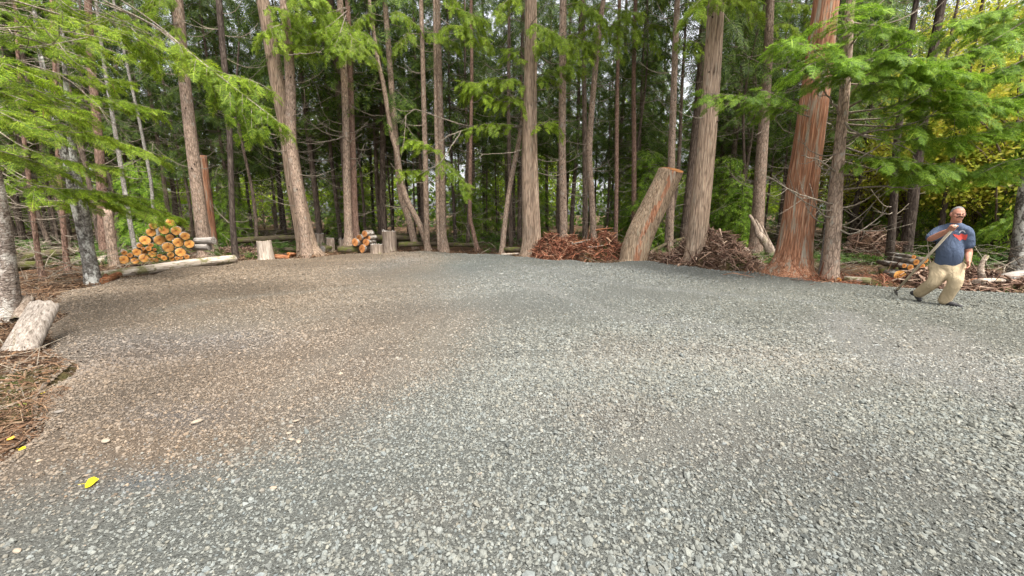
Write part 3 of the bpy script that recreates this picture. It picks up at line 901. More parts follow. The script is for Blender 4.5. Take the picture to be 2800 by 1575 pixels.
G_E = 'conifers standing along the edge of the clearing'
front_tree('peel', 'birch_tree', "thick pale trunk with peeling bark at the clearing's left edge, beside the tilted grey stump",
           [[(18, 868, 78), (22, 800, 66), (8, 620, 52), (-14, 480, 44), (-70, 200, 36)]], 'bark_pale', flare=0.3, rough=0.07, H=9, seed=1, knots=4)
front_tree('thin1', 'conifer_tree', "thin brown curved trunk between the peeling trunk and the lichen-speckled forked birch",
           [[(124, 776, 24), (108, 720, 20), (92, 600, 17), (78, 480, 15), (58, 300, 13), (40, 0, 11)]], 'bark_red', Y=9.6, H=9, seed=2, limbs=9, limb_h=(0.6, 4))
front_tree('thin2', 'conifer_tree', "slim brown trunk rising just left of the lichen-speckled forked birch",
           [[(190, 757, 22), (180, 700, 19), (172, 600, 17), (160, 450, 16), (150, 200, 13), (140, 0, 12)]], 'bark_red', Y=10.4, H=10, seed=3, limbs=9, limb_h=(0.6, 5))
front_tree('birch', 'birch_tree', "forked birch with grey-white lichen-speckled bark, leaning left at the gravel's edge",
           [[(256, 776, 44), (240, 690, 42), (222, 610, 37), (204, 545, 32), (188, 470, 28), (160, 360, 23), (146, 310, 20), (110, 150, 15), (90, 0, 12)],
            [(246, 680, 26), (237, 610, 28), (224, 540, 26), (208, 470, 24), (191, 352, 20), (183, 250, 17), (172, 120, 13), (165, 0, 11)]], 'bark_birch', H=9, seed=4, knots=3, limbs=4)
front_tree('pink', 'conifer_tree', "straight pinkish-brown conifer trunk behind the short broken snag",
           [[(285, 698, 33), (281, 600, 31), (276, 470, 29), (262, 300, 27), (250, 180, 25), (240, 0, 22)]], 'bark_red', Y=13.6, H=13, seed=5, limbs=8, knots=8)
front_tree('snag', 'broken_snag', "short dead snag with a ragged snapped-off top, left of the large woodpile",
           [[(312, 724, 34), (306, 670, 32), (300, 620, 31), (292, 572, 33)]], 'bark', Y=12.2, top=False, seed=6, cat='dead tree', rough=0.09)
front_tree('lich1', 'conifer_tree', "thin pale grey stem between the broken snag and the large woodpile",
           [[(367, 668, 15), (352, 590, 15), (331, 458, 14), (304, 293, 12), (285, 177, 11), (262, 0, 9)]], 'bark_grey', Y=14.4, H=11, seed=7, limbs=7)
front_tree('lich2', 'conifer_tree', "very thin pale stem leaning left, rising behind the large woodpile",
           [[(432, 630, 11), (420, 570, 11), (411, 486, 10), (381, 331, 10), (353, 204, 9), (310, 0, 8)]], 'bark_grey', Y=16.5, H=12, seed=8, limbs=7)
front_tree('spruce1', 'conifer_tree', "tall leaning brown conifer directly behind the right end of the large woodpile",
           [[(560, 668, 46), (552, 620, 40), (527, 414, 38), (508, 250, 36), (496, 120, 35), (485, 0, 35)]], 'bark', Y=14.6, H=15, seed=9, limbs=13, limb_h=(2.0, 8.0), knots=14, crown=(12.5, 1.0))
front_tree('redsnag', 'conifer_tree', "reddish rotten trunk just behind the leaning conifer by the large woodpile",
           [[(577, 625, 27), (570, 560, 25), (560, 470, 23), (556, 425, 20)]], 'bark_cedar', Y=17.5, top=False, seed=10, cat='dead tree')
front_tree('split', 'conifer_tree', "slender dark trunk split by a black vertical crack, right of the large woodpile",
           [[(641, 678, 20), (636, 600, 18), (628, 380, 17), (618, 230, 18), (603, 60, 19), (598, 0, 19)]], 'bark_dark', Y=14.0, H=13, seed=11, limbs=12)
front_tree('lean', 'conifer_tree', "thick rough-barked conifer leaning left between the white stump and the small woodpile",
           [[(850, 702, 66), (842, 680, 58), (826, 600, 51), (806, 500, 49), (784, 350, 46), (760, 230, 43), (740, 120, 40), (719, 0, 37)]], 'bark_ridged', H=16, seed=12, limbs=15, limb_h=(1.8, 9), limb_len=(0.8, 2.2), knots=22, crown=(13.0, 1.1))
front_tree('behind', 'conifer_tree', "curved conifer trunk hugging the right side of the thick leaning conifer",
           [[(835, 640, 30), (815, 520, 30), (797, 400, 30), (794, 240, 29), (787, 120, 27), (776, 0, 24)]], 'bark', Y=14.4, H=14, seed=13, limbs=6, knots=8)
front_tree('pairA', 'conifer_tree', "straight grey-brown conifer directly behind the small woodpile",
           [[(955, 682, 36), (953, 640, 24), (950, 540, 22), (946, 370, 20), (940, 200, 19), (930, 0, 17)]], 'bark', Y=16.4, H=15, seed=14, limbs=14, limb_len=(0.6, 2.0), knots=9, crown=(13.0, 0.9))
front_tree('pairB', 'conifer_tree', "reddish-brown twin stem close behind the straight conifer at the small woodpile",
           [[(976, 680, 26), (970, 600, 20), (964, 420, 19), (958, 240, 17), (950, 0, 14)]], 'bark_red', Y=16.8, H=14, seed=15, limbs=8, knots=6)
front_tree('slantA', 'conifer_tree', "thin bent trunk with patchy bark slanting left, right of the grey upright stump",
           [[(1172, 652, 17), (1150, 620, 16), (1112, 545, 16), (1095, 480, 15), (1084, 410, 15), (1069, 359, 14), (1048, 230, 13), (1031, 155, 12), (1010, 0, 10)]], 'bark', Y=17.2, H=13, seed=16, limbs=10)
front_tree('slantB', 'conifer_tree', "brown trunk slanting left beside the thin bent patchy one",
           [[(1136, 655, 19), (1118, 600, 18), (1096, 530, 17), (1082, 380, 17), (1072, 260, 16), (1060, 100, 15), (1052, 0, 14)]], 'bark', Y=17.8, H=13, seed=17, limbs=9)
front_tree('thinC', 'conifer_tree', "slim straight grey trunk at the gravel's edge, left of the mossy double-stemmed trunk",
           [[(1172, 690, 19), (1168, 660, 15), (1161, 360, 14), (1157, 200, 13), (1151, 0, 12)]], 'bark', H=13, seed=18, limbs=11, limb_len=(0.5, 1.6))
front_tree('dblC', 'conifer_tree', "close-set double trunk with pale flaking bark at the head of the gravel",
           [[(1216, 690, 26), (1210, 620, 19), (1209, 480, 17), (1204, 300, 16), (1200, 150, 15), (1196, 0, 14)],
            [(1203, 688, 13), (1198, 580, 13), (1196, 440, 12), (1192, 300, 11), (1190, 100, 10)]], 'bark', H=13, seed=19, limbs=12, limb_len=(0.5, 1.7))
front_tree('curve', 'conifer_tree', "spindly stem curving at its foot, between the double trunk and the slanting sapling",
           [[(1306, 668, 12), (1292, 625, 11), (1285, 580, 11), (1287, 400, 10), (1290, 200, 9), (1288, 0, 8)]], 'bark_red', Y=17.6, H=11, seed=20, limbs=6)
front_tree('slantR', 'conifer_tree', "thin sapling trunk slanting right towards the big fused twin conifer",
           [[(1372, 694, 16), (1378, 640, 14), (1388, 552, 13), (1404, 460, 13), (1421, 375, 12), (1437, 260, 10)]], 'bark', Y=15.9, H=8, seed=21, limbs=6)
front_tree('twin', 'conifer_tree', "big twin-stemmed conifer fused at the base, left of the red bark pile",
           [[(1447, 702, 44), (1446, 640, 36), (1444, 500, 34), (1445, 350, 33), (1447, 200, 30), (1449, 0, 28)],
            [(1472, 700, 30), (1468, 640, 22), (1463, 500, 19), (1460, 350, 17), (1461, 200, 15), (1461, 0, 13)]], 'bark_ridged', H=16, seed=22, flare=0.35, limbs=10, limb_len=(0.6, 1.8), limb_h=(3, 9), crown=(13.0, 1.1))
front_tree('grey', 'conifer_tree', "straight grey-brown conifer rising behind the left half of the red bark pile",
           [[(1542, 655, 24), (1540, 560, 22), (1537, 390, 21), (1538, 200, 20), (1540, 0, 19)]], 'bark', Y=16.2, H=15, seed=23, limbs=26, limb_len=(0.5, 1.5), limb_h=(2, 9.5), knots=10, crown=(13.5, 0.9))
front_tree('wavy', 'conifer_tree', "wavy light-brown trunk leaning right behind the red bark pile",
           [[(1627, 622, 18), (1618, 540, 17), (1611, 420, 17), (1618, 300, 16), (1627, 200, 15), (1642, 60, 14), (1650, 0, 13)]], 'bark', Y=17.0, H=13, seed=24, limbs=14)
front_tree('wavyB', 'conifer_tree', "dark slim trunk standing close left of the wavy light-brown trunk",
           [[(1602, 630, 16), (1600, 500, 15), (1598, 300, 13), (1594, 0, 11)]], 'bark_shade', Y=18.2, H=13, seed=25, limbs=8)
front_tree('spindR', 'conifer_tree', "very thin straight stem between the wavy trunk and the leaning cut stump",
           [[(1686, 628, 11), (1686, 480, 11), (1687, 300, 10), (1692, 80, 9), (1694, 0, 9)]], 'bark_red', Y=18.5, H=13, seed=26, limbs=9)
front_tree('midR', 'conifer_tree', "thin brown trunk half hidden by greenery left of the leaning cut stump",
           [[(1735, 640, 15), (1734, 430, 13), (1733, 220, 12), (1738, 0, 11)]], 'bark_red', Y=18.9, H=13, seed=27, limbs=8)
front_tree('stumpback', 'conifer_tree', "smooth straight conifer rising directly behind the top of the leaning cut stump",
           [[(1830, 668, 25), (1833, 560, 22), (1836, 440, 20), (1841, 280, 18), (1847, 120, 17), (1852, 0, 16)]], 'bark', Y=16.0, H=14, seed=28, limbs=10, knots=16, crown=(13.5, 0.8))
front_tree('right', 'conifer_tree', "big ridged-bark conifer at the gravel's edge, right of the leaning cut stump",
           [[(1893, 731, 66), (1901, 690, 60), (1912, 590, 56), (1924, 470, 54), (1936, 340, 51), (1946, 200, 50), (1952, 100, 49), (1958, 0, 48)]], 'bark_ridged', H=17, seed=29, flare=0.18, knots=8, limbs=5, limb_h=(4, 9), crown=(13.0, 1.2))
front_tree('fars', 'conifer_tree', "grey-brown conifer behind the splintered stump, between the ridged conifer and the red cedar",
           [[(2070, 650, 40), (2072, 600, 37), (2082, 440, 34), (2092, 300, 30), (2100, 150, 27), (2106, 0, 24)]], 'bark', Y=16.5, H=15, seed=30, limbs=16, limb_len=(0.6, 1.8), limb_h=(2.5, 9), crown=(12.5, 0.9))
front_tree('cedar', 'cedar_tree', "massive red-barked cedar with a flared fluted base, tallest trunk beside the gravel",
           [[(2156, 757, 150), (2161, 735, 118), (2170, 690, 102), (2182, 600, 92), (2194, 500, 90), (2208, 400, 87), (2222, 300, 85), (2238, 180, 82), (2250, 80, 79), (2260, 0, 76)]], 'bark_cedar', H=18, seed=31, flare=0.30, sides=40, ridge=0.045, rough=0.03, limbs=8, limb_h=(1.8, 6), limb_len=(0.6, 1.6), crown=(13.0, 1.3))
front_tree('dark', 'conifer_tree', "dark cracked-bark conifer with many bare limbs, standing right of the red cedar",
           [[(2266, 770, 52), (2270, 730, 48), (2279, 620, 46), (2286, 520, 40), (2296, 400, 34), (2307, 280, 31), (2317, 140, 29), (2326, 0, 27)]], 'bark', H=15, seed=32, limbs=26, limb_len=(0.5, 2.0), limb_h=(1.2, 7), limb_r=0.02, knots=10, crown=(12.5, 1.0))
front_tree('slimr', 'conifer_tree', "slim pale stem standing between the red cedar and the dark cracked-bark conifer",
           [[(2243, 752, 15), (2252, 690, 14), (2262, 600, 13), (2272, 500, 11)]], 'bark_grey', Y=9.75, H=5, seed=33)
front_tree('backA', 'conifer_tree', "dark trunk behind the right woodpile, left one of the close pair",
           [[(2437, 690, 27), (2443, 560, 24), (2452, 400, 22), (2474, 220, 20), (2500, 40, 18)]], 'bark_dark', Y=13.6, H=13, seed=34, limbs=12)
front_tree('backB', 'conifer_tree', "thick dark trunk behind the right woodpile, right one of the close pair",
           [[(2484, 665, 40), (2492, 580, 36), (2504, 480, 34), (2520, 360, 32), (2545, 180, 29), (2573, 20, 27)]], 'bark_dark', Y=14.2, H=14, seed=35, limbs=14, crown=(11.5, 1.0))
front_tree('backC', 'conifer_tree', "slim dark tree behind the man's head, leaning right",
           [[(2570, 660, 20), (2590, 520, 18), (2612, 400, 16), (2640, 250, 14), (2680, 40, 12)]], 'bark_dark', Y=15.0, H=12, seed=36, limbs=8)
front_tree('edge', 'birch_tree', "leaning half-white trunk at the right edge, behind the broken root pile",
           [[(2782, 722, 50), (2788, 650, 46), (2796, 560, 42), (2812, 460, 38), (2850, 250, 32)]], 'bark_birch', Y=10.5, H=8, seed=37, limbs=3)
front_tree('offl', 'hemlock_tree', "bright green hemlock whose long lacy limbs reach in from the left edge",
           [[(-250, 900, 80), (-270, 500, 70), (-300, 0, 56)]], 'bark', Y=5.9, H=12, seed=38, limbs=0)
front_tree('offl2', 'hemlock_tree', "second hemlock hidden beyond the left edge, its sprays hanging over the large woodpile",
           [[(-60, 800, 34), (-75, 500, 30), (-95, 0, 26)]], 'bark', Y=8.6, H=12, seed=39, limbs=6)
front_tree('offr', 'hemlock_tree', "green hemlock beyond the right edge, its limbs hanging above the man",
           [[(2960, 830, 60), (2975, 500, 52), (3020, 0, 44)]], 'bark_dark', Y=9.4, H=12, seed=40, limbs=6)

# --- leafy boughs, where the photograph shows them
B = add_bough
Yl = 5.9
for pts in [[(-280, 20, Yl), (-60, 70, 5.8), (200, 105, 5.9), (330, 150, 6.2)], [(-270, 130, Yl), (0, 95, 5.4), (120, 118, 5.2), (230, 158, 5.3)], [(-270, 120, Yl), (-80, 150, 4.6), (60, 190, 4.5), (115, 215, 4.6)],
            [(-280, 180, Yl), (0, 215, 5.6), (120, 255, 5.6), (225, 300, 5.7)], [(-270, 250, Yl), (-60, 240, 4.9), (100, 285, 4.8), (200, 300, 4.8)], [(-270, 260, Yl), (0, 300, 6.0), (140, 330, 6.2), (280, 372, 6.4)],
            [(-280, 380, Yl), (-60, 400, 5.6), (90, 440, 5.7), (170, 475, 5.8)], [(-280, 300, Yl), (-60, 300, 4.2), (30, 320, 4.0), (90, 350, 4.0)], [(-260, -40, Yl), (-60, 10, 5.0), (60, 40, 4.9), (160, 60, 4.9)]]:
    B('offl', pts, 0.24, 0.50, 0.34, 'leaf_hem', 'hi', 0.016, 0.13, 0.25, 0.16)
B('offl', [(-290, -150, Yl), (120, -80, 6.4), (300, 10, 6.8), (430, 75, 7.0), (540, 160, 7.0), (660, 255, 6.9), (765, 335, 6.8)], 0.26, 0.60, 0.42, 'leaf_hem', 'hi', 0.022, 0.11, 0.55, 0.05)
B('offl', [(-290, -170, Yl), (200, -60, 6.6), (420, 60, 7.2), (560, 190, 7.2), (640, 290, 7.1), (700, 350, 7.0)], 0.26, 0.62, 0.36, 'leaf_hem', 'hi', 0.02, 0.11, 0.55, 0.05)
B('offl', [(-290, -120, Yl), (120, -40, 6.4), (400, 60, 7.3), (560, 180, 7.3), (690, 220, 7.2), (745, 250, 7.2)], 0.24, 0.72, 0.34, 'leaf_hem', 'hi', 0.018, 0.12, 0.45, 0.05)
B('offl', [(-290, -100, Yl), (100, 20, 6.2), (300, 80, 6.6), (430, 130, 7.2), (560, 165, 7.8)], 0.24, 0.50, 0.40, 'leaf_hem', 'hi', 0.018, 0.12, 0.35, 0.06)
for pts in [[(-80, 320, 8.6), (60, 280, 8.4), (200, 262, 8.6), (330, 275, 9.0), (425, 298, 9.2)], [(-80, 420, 8.6), (60, 500, 8.4), (200, 525, 8.6), (340, 545, 9.2), (480, 590, 9.6)], [(-80, 380, 8.6), (80, 500, 8.2), (260, 520, 8.8), (410, 545, 9.6)],
            [(-80, 440, 8.6), (100, 540, 8.9), (300, 560, 9.9), (440, 605, 10.3)], [(-80, 200, 8.6), (120, 330, 8.2), (300, 380, 8.6), (440, 425, 9.0)], [(-90, 60, 8.6), (100, 80, 8.2), (280, 110, 8.6), (400, 165, 9.0)], [(-80, 300, 8.6), (60, 400, 8.2), (200, 440, 8.4), (300, 455, 8.6)],
            [(-90, 0, 8.6), (150, 20, 8.6), (300, 40, 9.0), (390, 70, 9.4)], [(-90, 150, 8.6), (150, 200, 9.0), (260, 215, 9.4), (340, 225, 9.8)]]:
    B('offl2', pts, 0.28, 0.40, 0.45, 'leaf_hem', 'hi', 0.018, 0.13, 0.25, 0.06)
for k, pts in [('pairA', [(948, 30, 16.2), (900, 70, 15.0), (850, 95, 14.4)]), ('pairA', [(946, 60, 16.2), (950, 90, 15.0), (1000, 135, 14.4)]), ('pairA', [(946, 40, 16.2), (930, 90, 14.6), (915, 130, 13.9)]), ('pairA', [(944, 20, 16.2), (880, 40, 15.4), (800, 55, 15.0)]),
               ('pairA', [(946, 60, 16.3), (960, 100, 14.8), (960, 140, 14.0)]),
               ('dblC', [(1205, 50, 16.0), (1250, 80, 15.4), (1335, 105, 15.0)]), ('dblC', [(1200, 80, 16.0), (1240, 70, 15.2), (1290, 75, 14.8)]), ('dblC', [(1200, 10, 16.0), (1270, 30, 15.4), (1320, 50, 15.0)]),
               ('twin', [(1440, 240, 15.7), (1370, 215, 15.2), (1310, 225, 15.0), (1262, 222, 15.0)]), ('twin', [(1440, 270, 15.7), (1360, 275, 15.2), (1300, 235, 14.9), (1268, 250, 14.8)]), ('twin', [(1438, 190, 15.7), (1410, 150, 15.2), (1385, 138, 15.0)]),
               ('twin', [(1440, 230, 15.7), (1400, 215, 15.0), (1375, 225, 14.8)]), ('twin', [(1466, 210, 15.7), (1520, 190, 15.2), (1575, 175, 14.8)]), ('twin', [(1440, 345, 15.7), (1390, 340, 15.2), (1330, 338, 15.0), (1280, 350, 14.9)]), ('twin', [(1450, 335, 15.6), (1480, 335, 15.0), (1510, 333, 14.7)]),
               ('twin', [(1466, 230, 15.7), (1490, 210, 15.2), (1510, 215, 15.0)]), ('twin', [(1440, 280, 15.7), (1400, 262, 15.0), (1410, 275, 14.6)]),
               ('dblC', [(1205, 440, 16.0), (1180, 400, 15.4), (1115, 378, 15.2)]), ('dblC', [(1205, 430, 16.0), (1220, 445, 15.2), (1262, 490, 14.9), (1282, 505, 14.8)]), ('dblC', [(1205, 470, 16.0), (1150, 465, 15.6), (1100, 465, 15.4)]),
               ('grey', [(1540, 90, 16), (1500, 105, 15.4), (1470, 125, 15.2)]), ('wavy', [(1640, 60, 16.8), (1610, 80, 16.2), (1570, 95, 16.0)]), ('wavy', [(1640, 90, 16.8), (1670, 100, 16.2), (1690, 115, 16.0)]), ('grey', [(1538, 190, 16), (1560, 170, 15.4), (1600, 150, 15.2)])]:
    B(k, pts, 0.30, 0.30, 0.58, 'leaf_hem', 'hi', 0.018, 0.11, 0.6, 0.05)
add_limb('twin', [(1440, 345, 15.7), (1370, 348, 15.4), (1290, 345, 15.2), (1210, 325, 15.0), (1130, 300, 14.9), (1095, 340, 14.8)], 0.034, 3)
add_limb('twin', [(1300, 345, 15.2), (1230, 370, 15.0), (1185, 402, 14.9)], 0.028, 3, 1)
add_limb('twin', [(1260, 358, 15.1), (1222, 420, 14.9), (1190, 455, 14.8), (1150, 468, 14.7)], 0.026, 3, 2)
add_limb('twin', [(1448, 400, 15.5), (1400, 418, 15.0), (1318, 422, 14.8), (1316, 440, 14.7)], 0.026, 1, 3)
add_limb('twin', [(1440, 275, 15.6), (1380, 278, 15.0), (1330, 250, 14.9)], 0.024, 2, 4)
for q, pts in enumerate([[(-280, 60, 5.9), (0, 72, 5.6), (150, 80, 5.6), (330, 112, 6.0)], [(-280, 40, 5.9), (60, 100, 5.2), (160, 150, 5.3), (240, 165, 5.5)], [(-280, 160, 5.9), (0, 142, 5.0), (110, 120, 5.0), (240, 108, 5.3)], [(-270, 10, 5.9), (40, 20, 5.4), (110, 60, 5.4), (150, 120, 5.6)], [(-280, 200, 5.9), (0, 235, 5.8), (110, 262, 6.0), (250, 320, 6.4)],
                          [(-280, -150, 5.9), (150, -20, 6.2), (280, 50, 6.6), (410, 95, 6.9)], [(-280, -180, 5.9), (140, -40, 6.2), (300, 40, 6.8), (470, 120, 7.2)], [(-260, 300, 5.9), (0, 345, 5.2), (80, 350, 5.0), (170, 335, 5.1)], [(-280, 90, 5.9), (60, 170, 6.4), (200, 230, 6.8), (330, 350, 7.2)]]):
    add_limb('offl', pts, 0.012, 7, 40 + q)
for q, pts in enumerate([[(-75, 480, 8.6), (60, 500, 8.3), (140, 540, 8.4), (220, 530, 8.6)], [(-70, 560, 8.6), (60, 600, 8.4), (130, 605, 8.6), (200, 580, 8.8)], [(-80, 300, 8.6), (40, 330, 8.4), (160, 390, 8.8), (260, 470, 9.2)], [(-85, 200, 8.6), (100, 260, 9.0), (300, 330, 9.6), (390, 430, 10.2)], [(-75, 530, 8.6), (40, 535, 8.2), (100, 520, 8.1)]]):
    add_limb('offl2', pts, 0.014, 7, 60 + q)
add_limb('pairA', [(945, 372, 16.3), (900, 385, 15.6), (850, 392, 15.2), (800, 388, 14.9)], 0.026, 2, 5)
add_limb('lean', [(790, 150, 13.6), (830, 148, 13.2), (880, 143, 12.9)], 0.022, 2, 6)
gq = np.random.default_rng(61)
for key in ('lean', 'behind', 'spruce1', 'thinC', 'grey', 'wavy', 'stumpback', 'fars', 'midR', 'slantB', 'pairB', 'twin', 'right', 'spindR'):
    for _ in range(3):
        A_ = FRONT[key][2][0]; Y_ = FRONT[key][3]
        y0 = gq.uniform(-40, 110)
        pp = [proj(q[:3]) for q in A_]
        x0 = min(pp, key=lambda q: abs(q[1] - y0))[0]
        sg = gq.choice([-1, 1]); L_ = gq.uniform(55, 115)
        B(key, [(x0, y0, Y_), (x0 + sg * L_ * .5, y0 + gq.uniform(-12, 12), Y_ - 0.7), (x0 + sg * L_, y0 + gq.uniform(10, 40), Y_ - 1.1)], 0.30, 0.30, 0.5, 'leaf_hem', 'hi', 0.018, 0.12, 0.6, 0.08)
# right: the dark conifer's and the cedar's green boughs
for k, pts in [('cedar', [(2270, 340, 10.6), (2210, 318, 9.9), (2120, 292, 9.6), (2020, 262, 9.5), (1925, 255, 9.5)]), ('cedar', [(2260, 330, 10.6), (2180, 290, 9.7), (2110, 255, 9.5), (2080, 245, 9.4)])]:
    B(k, pts, 0.32, 0.55, 0.40, 'leaf_green', 'hi', 0.02, 0.13, 0.45, 0.05)
for pts in [[(2312, 260, 9.6), (2250, 160, 8.4), (2190, 120, 8.1), (2135, 118, 8.0)], [(2312, 250, 9.6), (2290, 190, 8.4), (2230, 170, 8.0), (2190, 195, 7.9)], [(2312, 240, 9.6), (2370, 160, 8.6), (2440, 145, 8.2), (2500, 165, 8.0)],
            [(2312, 270, 9.6), (2400, 180, 8.8), (2470, 170, 8.4), (2560, 210, 8.2)], [(2308, 300, 9.6), (2420, 240, 8.6), (2520, 200, 8.3), (2640, 200, 8.1)], [(2306, 310, 9.6), (2440, 290, 8.8), (2540, 250, 8.4), (2640, 255, 8.2)],
            [(2306, 330, 9.6), (2440, 320, 9.0), (2560, 280, 8.8), (2720, 275, 8.6)], [(2304, 340, 9.6), (2460, 345, 8.7), (2560, 315, 8.4), (2650, 320, 8.2)], [(2300, 400, 9.6), (2400, 430, 9.0), (2500, 445, 8.7), (2600, 450, 8.6)],
            [(2300, 420, 9.6), (2380, 430, 8.8), (2460, 430, 8.5)], [(2300, 360, 9.6), (2460, 380, 9.3), (2600, 375, 9.1), (2740, 355, 9.0)], [(2316, 140, 9.6), (2360, 80, 8.8), (2400, 70, 8.5), (2460, 90, 8.4)], [(2320, 100, 9.6), (2300, 40, 8.8), (2330, 10, 8.5)],
            [(2312, 230, 9.6), (2380, 230, 9.0), (2430, 215, 8.7), (2490, 225, 8.5)], [(2300, 440, 9.6), (2480, 480, 9.8), (2620, 470, 9.9), (2730, 480, 10)]]:
    B('dark', pts, 0.32, 0.34, 0.55, 'leaf_green', 'hi', 0.024, 0.11, 0.35, 0.04)
for pts in [[(3010, -60, 9.4), (2800, 60, 9.0), (2680, 130, 8.8), (2560, 170, 8.7)], [(3010, 60, 9.4), (2850, 140, 9.0), (2740, 190, 8.8), (2650, 215, 8.7)], [(3000, 180, 9.4), (2880, 230, 9.0), (2790, 260, 8.8), (2720, 290, 8.7)], [(3000, -120, 9.4), (2800, 0, 9.2), (2700, 40, 9.1), (2600, 60, 9.0)],
            [(3000, 330, 9.4), (2880, 330, 9.2), (2800, 330, 9.0), (2740, 350, 8.9)], [(3000, 450, 9.4), (2860, 430, 9.4), (2760, 440, 9.3), (2690, 470, 9.2)], [(3000, -20, 9.4), (2860, 30, 9.9), (2780, 60, 10.2), (2680, 80, 10.4)], [(2980, 600, 9.4), (2880, 580, 10.5), (2800, 590, 11), (2720, 620, 11.4)]]:
    B('offr', pts, 0.32, 0.36, 0.56, 'leaf_green', 'hi', 0.022, 0.11, 0.35, 0.04)
for pts in [[(2300, 480, 9.5), (2370, 470, 8.9), (2420, 450, 8.6)], [(2290, 500, 9.5), (2340, 440, 9.0), (2400, 400, 8.8), (2450, 330, 8.6)], [(2305, 330, 9.5), (2240, 230, 8.9), (2180, 180, 8.6)], [(2296, 400, 9.5), (2380, 360, 8.8), (2500, 350, 8.5), (2560, 300, 8.3)], [(2296, 320, 9.5), (2350, 370, 8.9), (2440, 390, 8.6), (2500, 420, 8.4)],
            [(2282, 620, 9.4), (2330, 640, 9.0), (2400, 600, 8.9), (2430, 560, 8.8)], [(2282, 560, 9.4), (2230, 545, 8.9), (2160, 520, 8.7), (2100, 480, 8.6)], [(2288, 470, 9.4), (2240, 440, 8.9), (2190, 425, 8.7)], [(2296, 520, 9.5), (2400, 510, 9.2), (2480, 515, 9.0), (2560, 505, 8.9)]]:
    add_limb('dark', pts, 0.024, 5, 9)

# --- saplings and the shaded forest behind
def spaced(n, x0, x1, y0, y1, dmin, g, avoid=()):
    out = list(avoid)
    k0 = len(out)
    for _ in range(n * 40):
        y = g.uniform(y0, y1)
        x = g.uniform(x0, x1) * y
        if all((x - a) ** 2 + (y - b) ** 2 > dmin * dmin for a, b in out):
            out.append((x, y))
        if len(out) - k0 >= n: break
    return out[k0:]
ANCH = [(20, 'the peeling trunk'), (256, 'the forked birch'), (330, 'the broken snag'), (560, 'the tall leaning conifer'), (641, 'the split dark trunk'), (830, 'the thick leaning conifer'), (960, 'the small woodpile'), (1065, 'the grey upright stump'), (1210, 'the pale double trunk'),
        (1455, 'the fused twin conifer'), (1540, 'the grey-brown conifer'), (1620, 'the wavy trunk'), (1740, 'the leaning stump'), (1915, 'the ridged conifer'), (2075, 'the broken stump'), (2180, 'the red cedar'), (2280, 'the dark conifer'), (2460, 'the right woodpile'), (2610, 'the man'), (2785, 'the half-white trunk')]
ORD = ['first', 'second', 'third', 'fourth', 'fifth', 'sixth', 'seventh', 'eighth', 'ninth', 'tenth', 'eleventh', 'twelfth', 'thirteenth', 'fourteenth', 'fifteenth', 'sixteenth']
NUM = {1: 'one', 2: 'two', 3: 'three', 4: 'four', 5: 'five', 6: 'six', 7: 'seven', 8: 'eight', 9: 'nine', 10: 'ten', 11: 'eleven', 12: 'twelve', 13: 'thirteen', 14: 'fourteen', 15: 'fifteen', 16: 'sixteen'}
def gap_labels(pts, what, whats):
    """one label per place: its order from the left inside the gap between two landmarks"""
    px = [proj((x, y, 1.6))[0] for x, y in pts]
    gap = [sum(1 for a, _ in ANCH if a < p) for p in px]
    out = [None] * len(pts)
    for q in set(gap):
        idx = sorted([i for i in range(len(pts)) if gap[i] == q], key=lambda i: px[i])
        if q == 0: where = f'left of {ANCH[0][1]}'
        elif q == len(ANCH): where = f'right of {ANCH[-1][1]}'
        else: where = f'between {ANCH[q-1][1]} and {ANCH[q][1]}'
        for j, i in enumerate(idx):
            out[i] = f'{what} {where}' if len(idx) == 1 else f'{ORD[j]} {what} from left {where}'
    return out
g = np.random.default_rng(77)
front_xy = [(v[1][0], v[1][1]) for v in FRONT.values()]
near = spaced(27, -1.5, 1.5, 17.5, 23, 1.5, g, front_xy)
far = spaced(76, -1.5, 1.5, 23, 34, 1.5, g, near)
spots = [p for p in near + far if not (2340 < proj((p[0], p[1], 1.6))[0] < 2900 and g.uniform() < 0.65)]
def thinner(p):
    q = proj((p[0], p[1], 1.6))[0]
    return p[1] > 19 and (330 < q < 630 or 1040 < q < 1240 or 1780 < q < 1900) and g.uniform() < 0.22
spots = [p for p in spots if not thinner(p)]
for (x, y), lab in zip(spots, gap_labels(spots, 'shaded forest conifer', 'shaded conifers')):
    k = int(g.choice([0, 1, 2, 3, 4], p=[.25, .2, .2, .2, .15]))
    s = g.uniform(0.85, 1.15)
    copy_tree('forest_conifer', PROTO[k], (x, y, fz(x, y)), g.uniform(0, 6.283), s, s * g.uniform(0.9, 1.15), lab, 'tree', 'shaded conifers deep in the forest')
def pole_proto(seed, H, r):
    g = np.random.default_rng(seed)
    z = np.linspace(-0.3, H, 18)
    P = np.stack([0.15 * Noise(seed, 0.4, 1)(z[:, None]), 0.15 * Noise(seed + 1, 0.4, 1)(z[:, None]), z], 1)
    P -= np.array([P[1, 0], P[1, 1], 0])
    mb = MB()
    V, F = tube_geo(P, r * (1 - 0.7 * np.clip(z / H, 0, 1)), 8); mb.add(V, F, 0, True)
    for _ in range(44):
        k = g.uniform(0.6, H * 0.8); i = min(17, np.searchsorted(z, k)); a = g.uniform(0, 6.283)
        dead_limb(mb, np.array([P[i, 0], P[i, 1], k]), np.array([math.cos(a), math.sin(a), g.uniform(-.3, .3)]), g.uniform(0.5, 1.8), 0.012, g, g.uniform(-.1, .4), 4, 1, 4)
    return (mb.mesh('trunk', [M['bark_shade'], M['twig']]),)
POLES = [pole_proto(71, 12, 0.085), pole_proto(72, 10, 0.065), pole_proto(73, 14, 0.105)]
pls = spaced(125, -1.45, 1.45, 17.0, 31, 0.75, g, front_xy + spots)
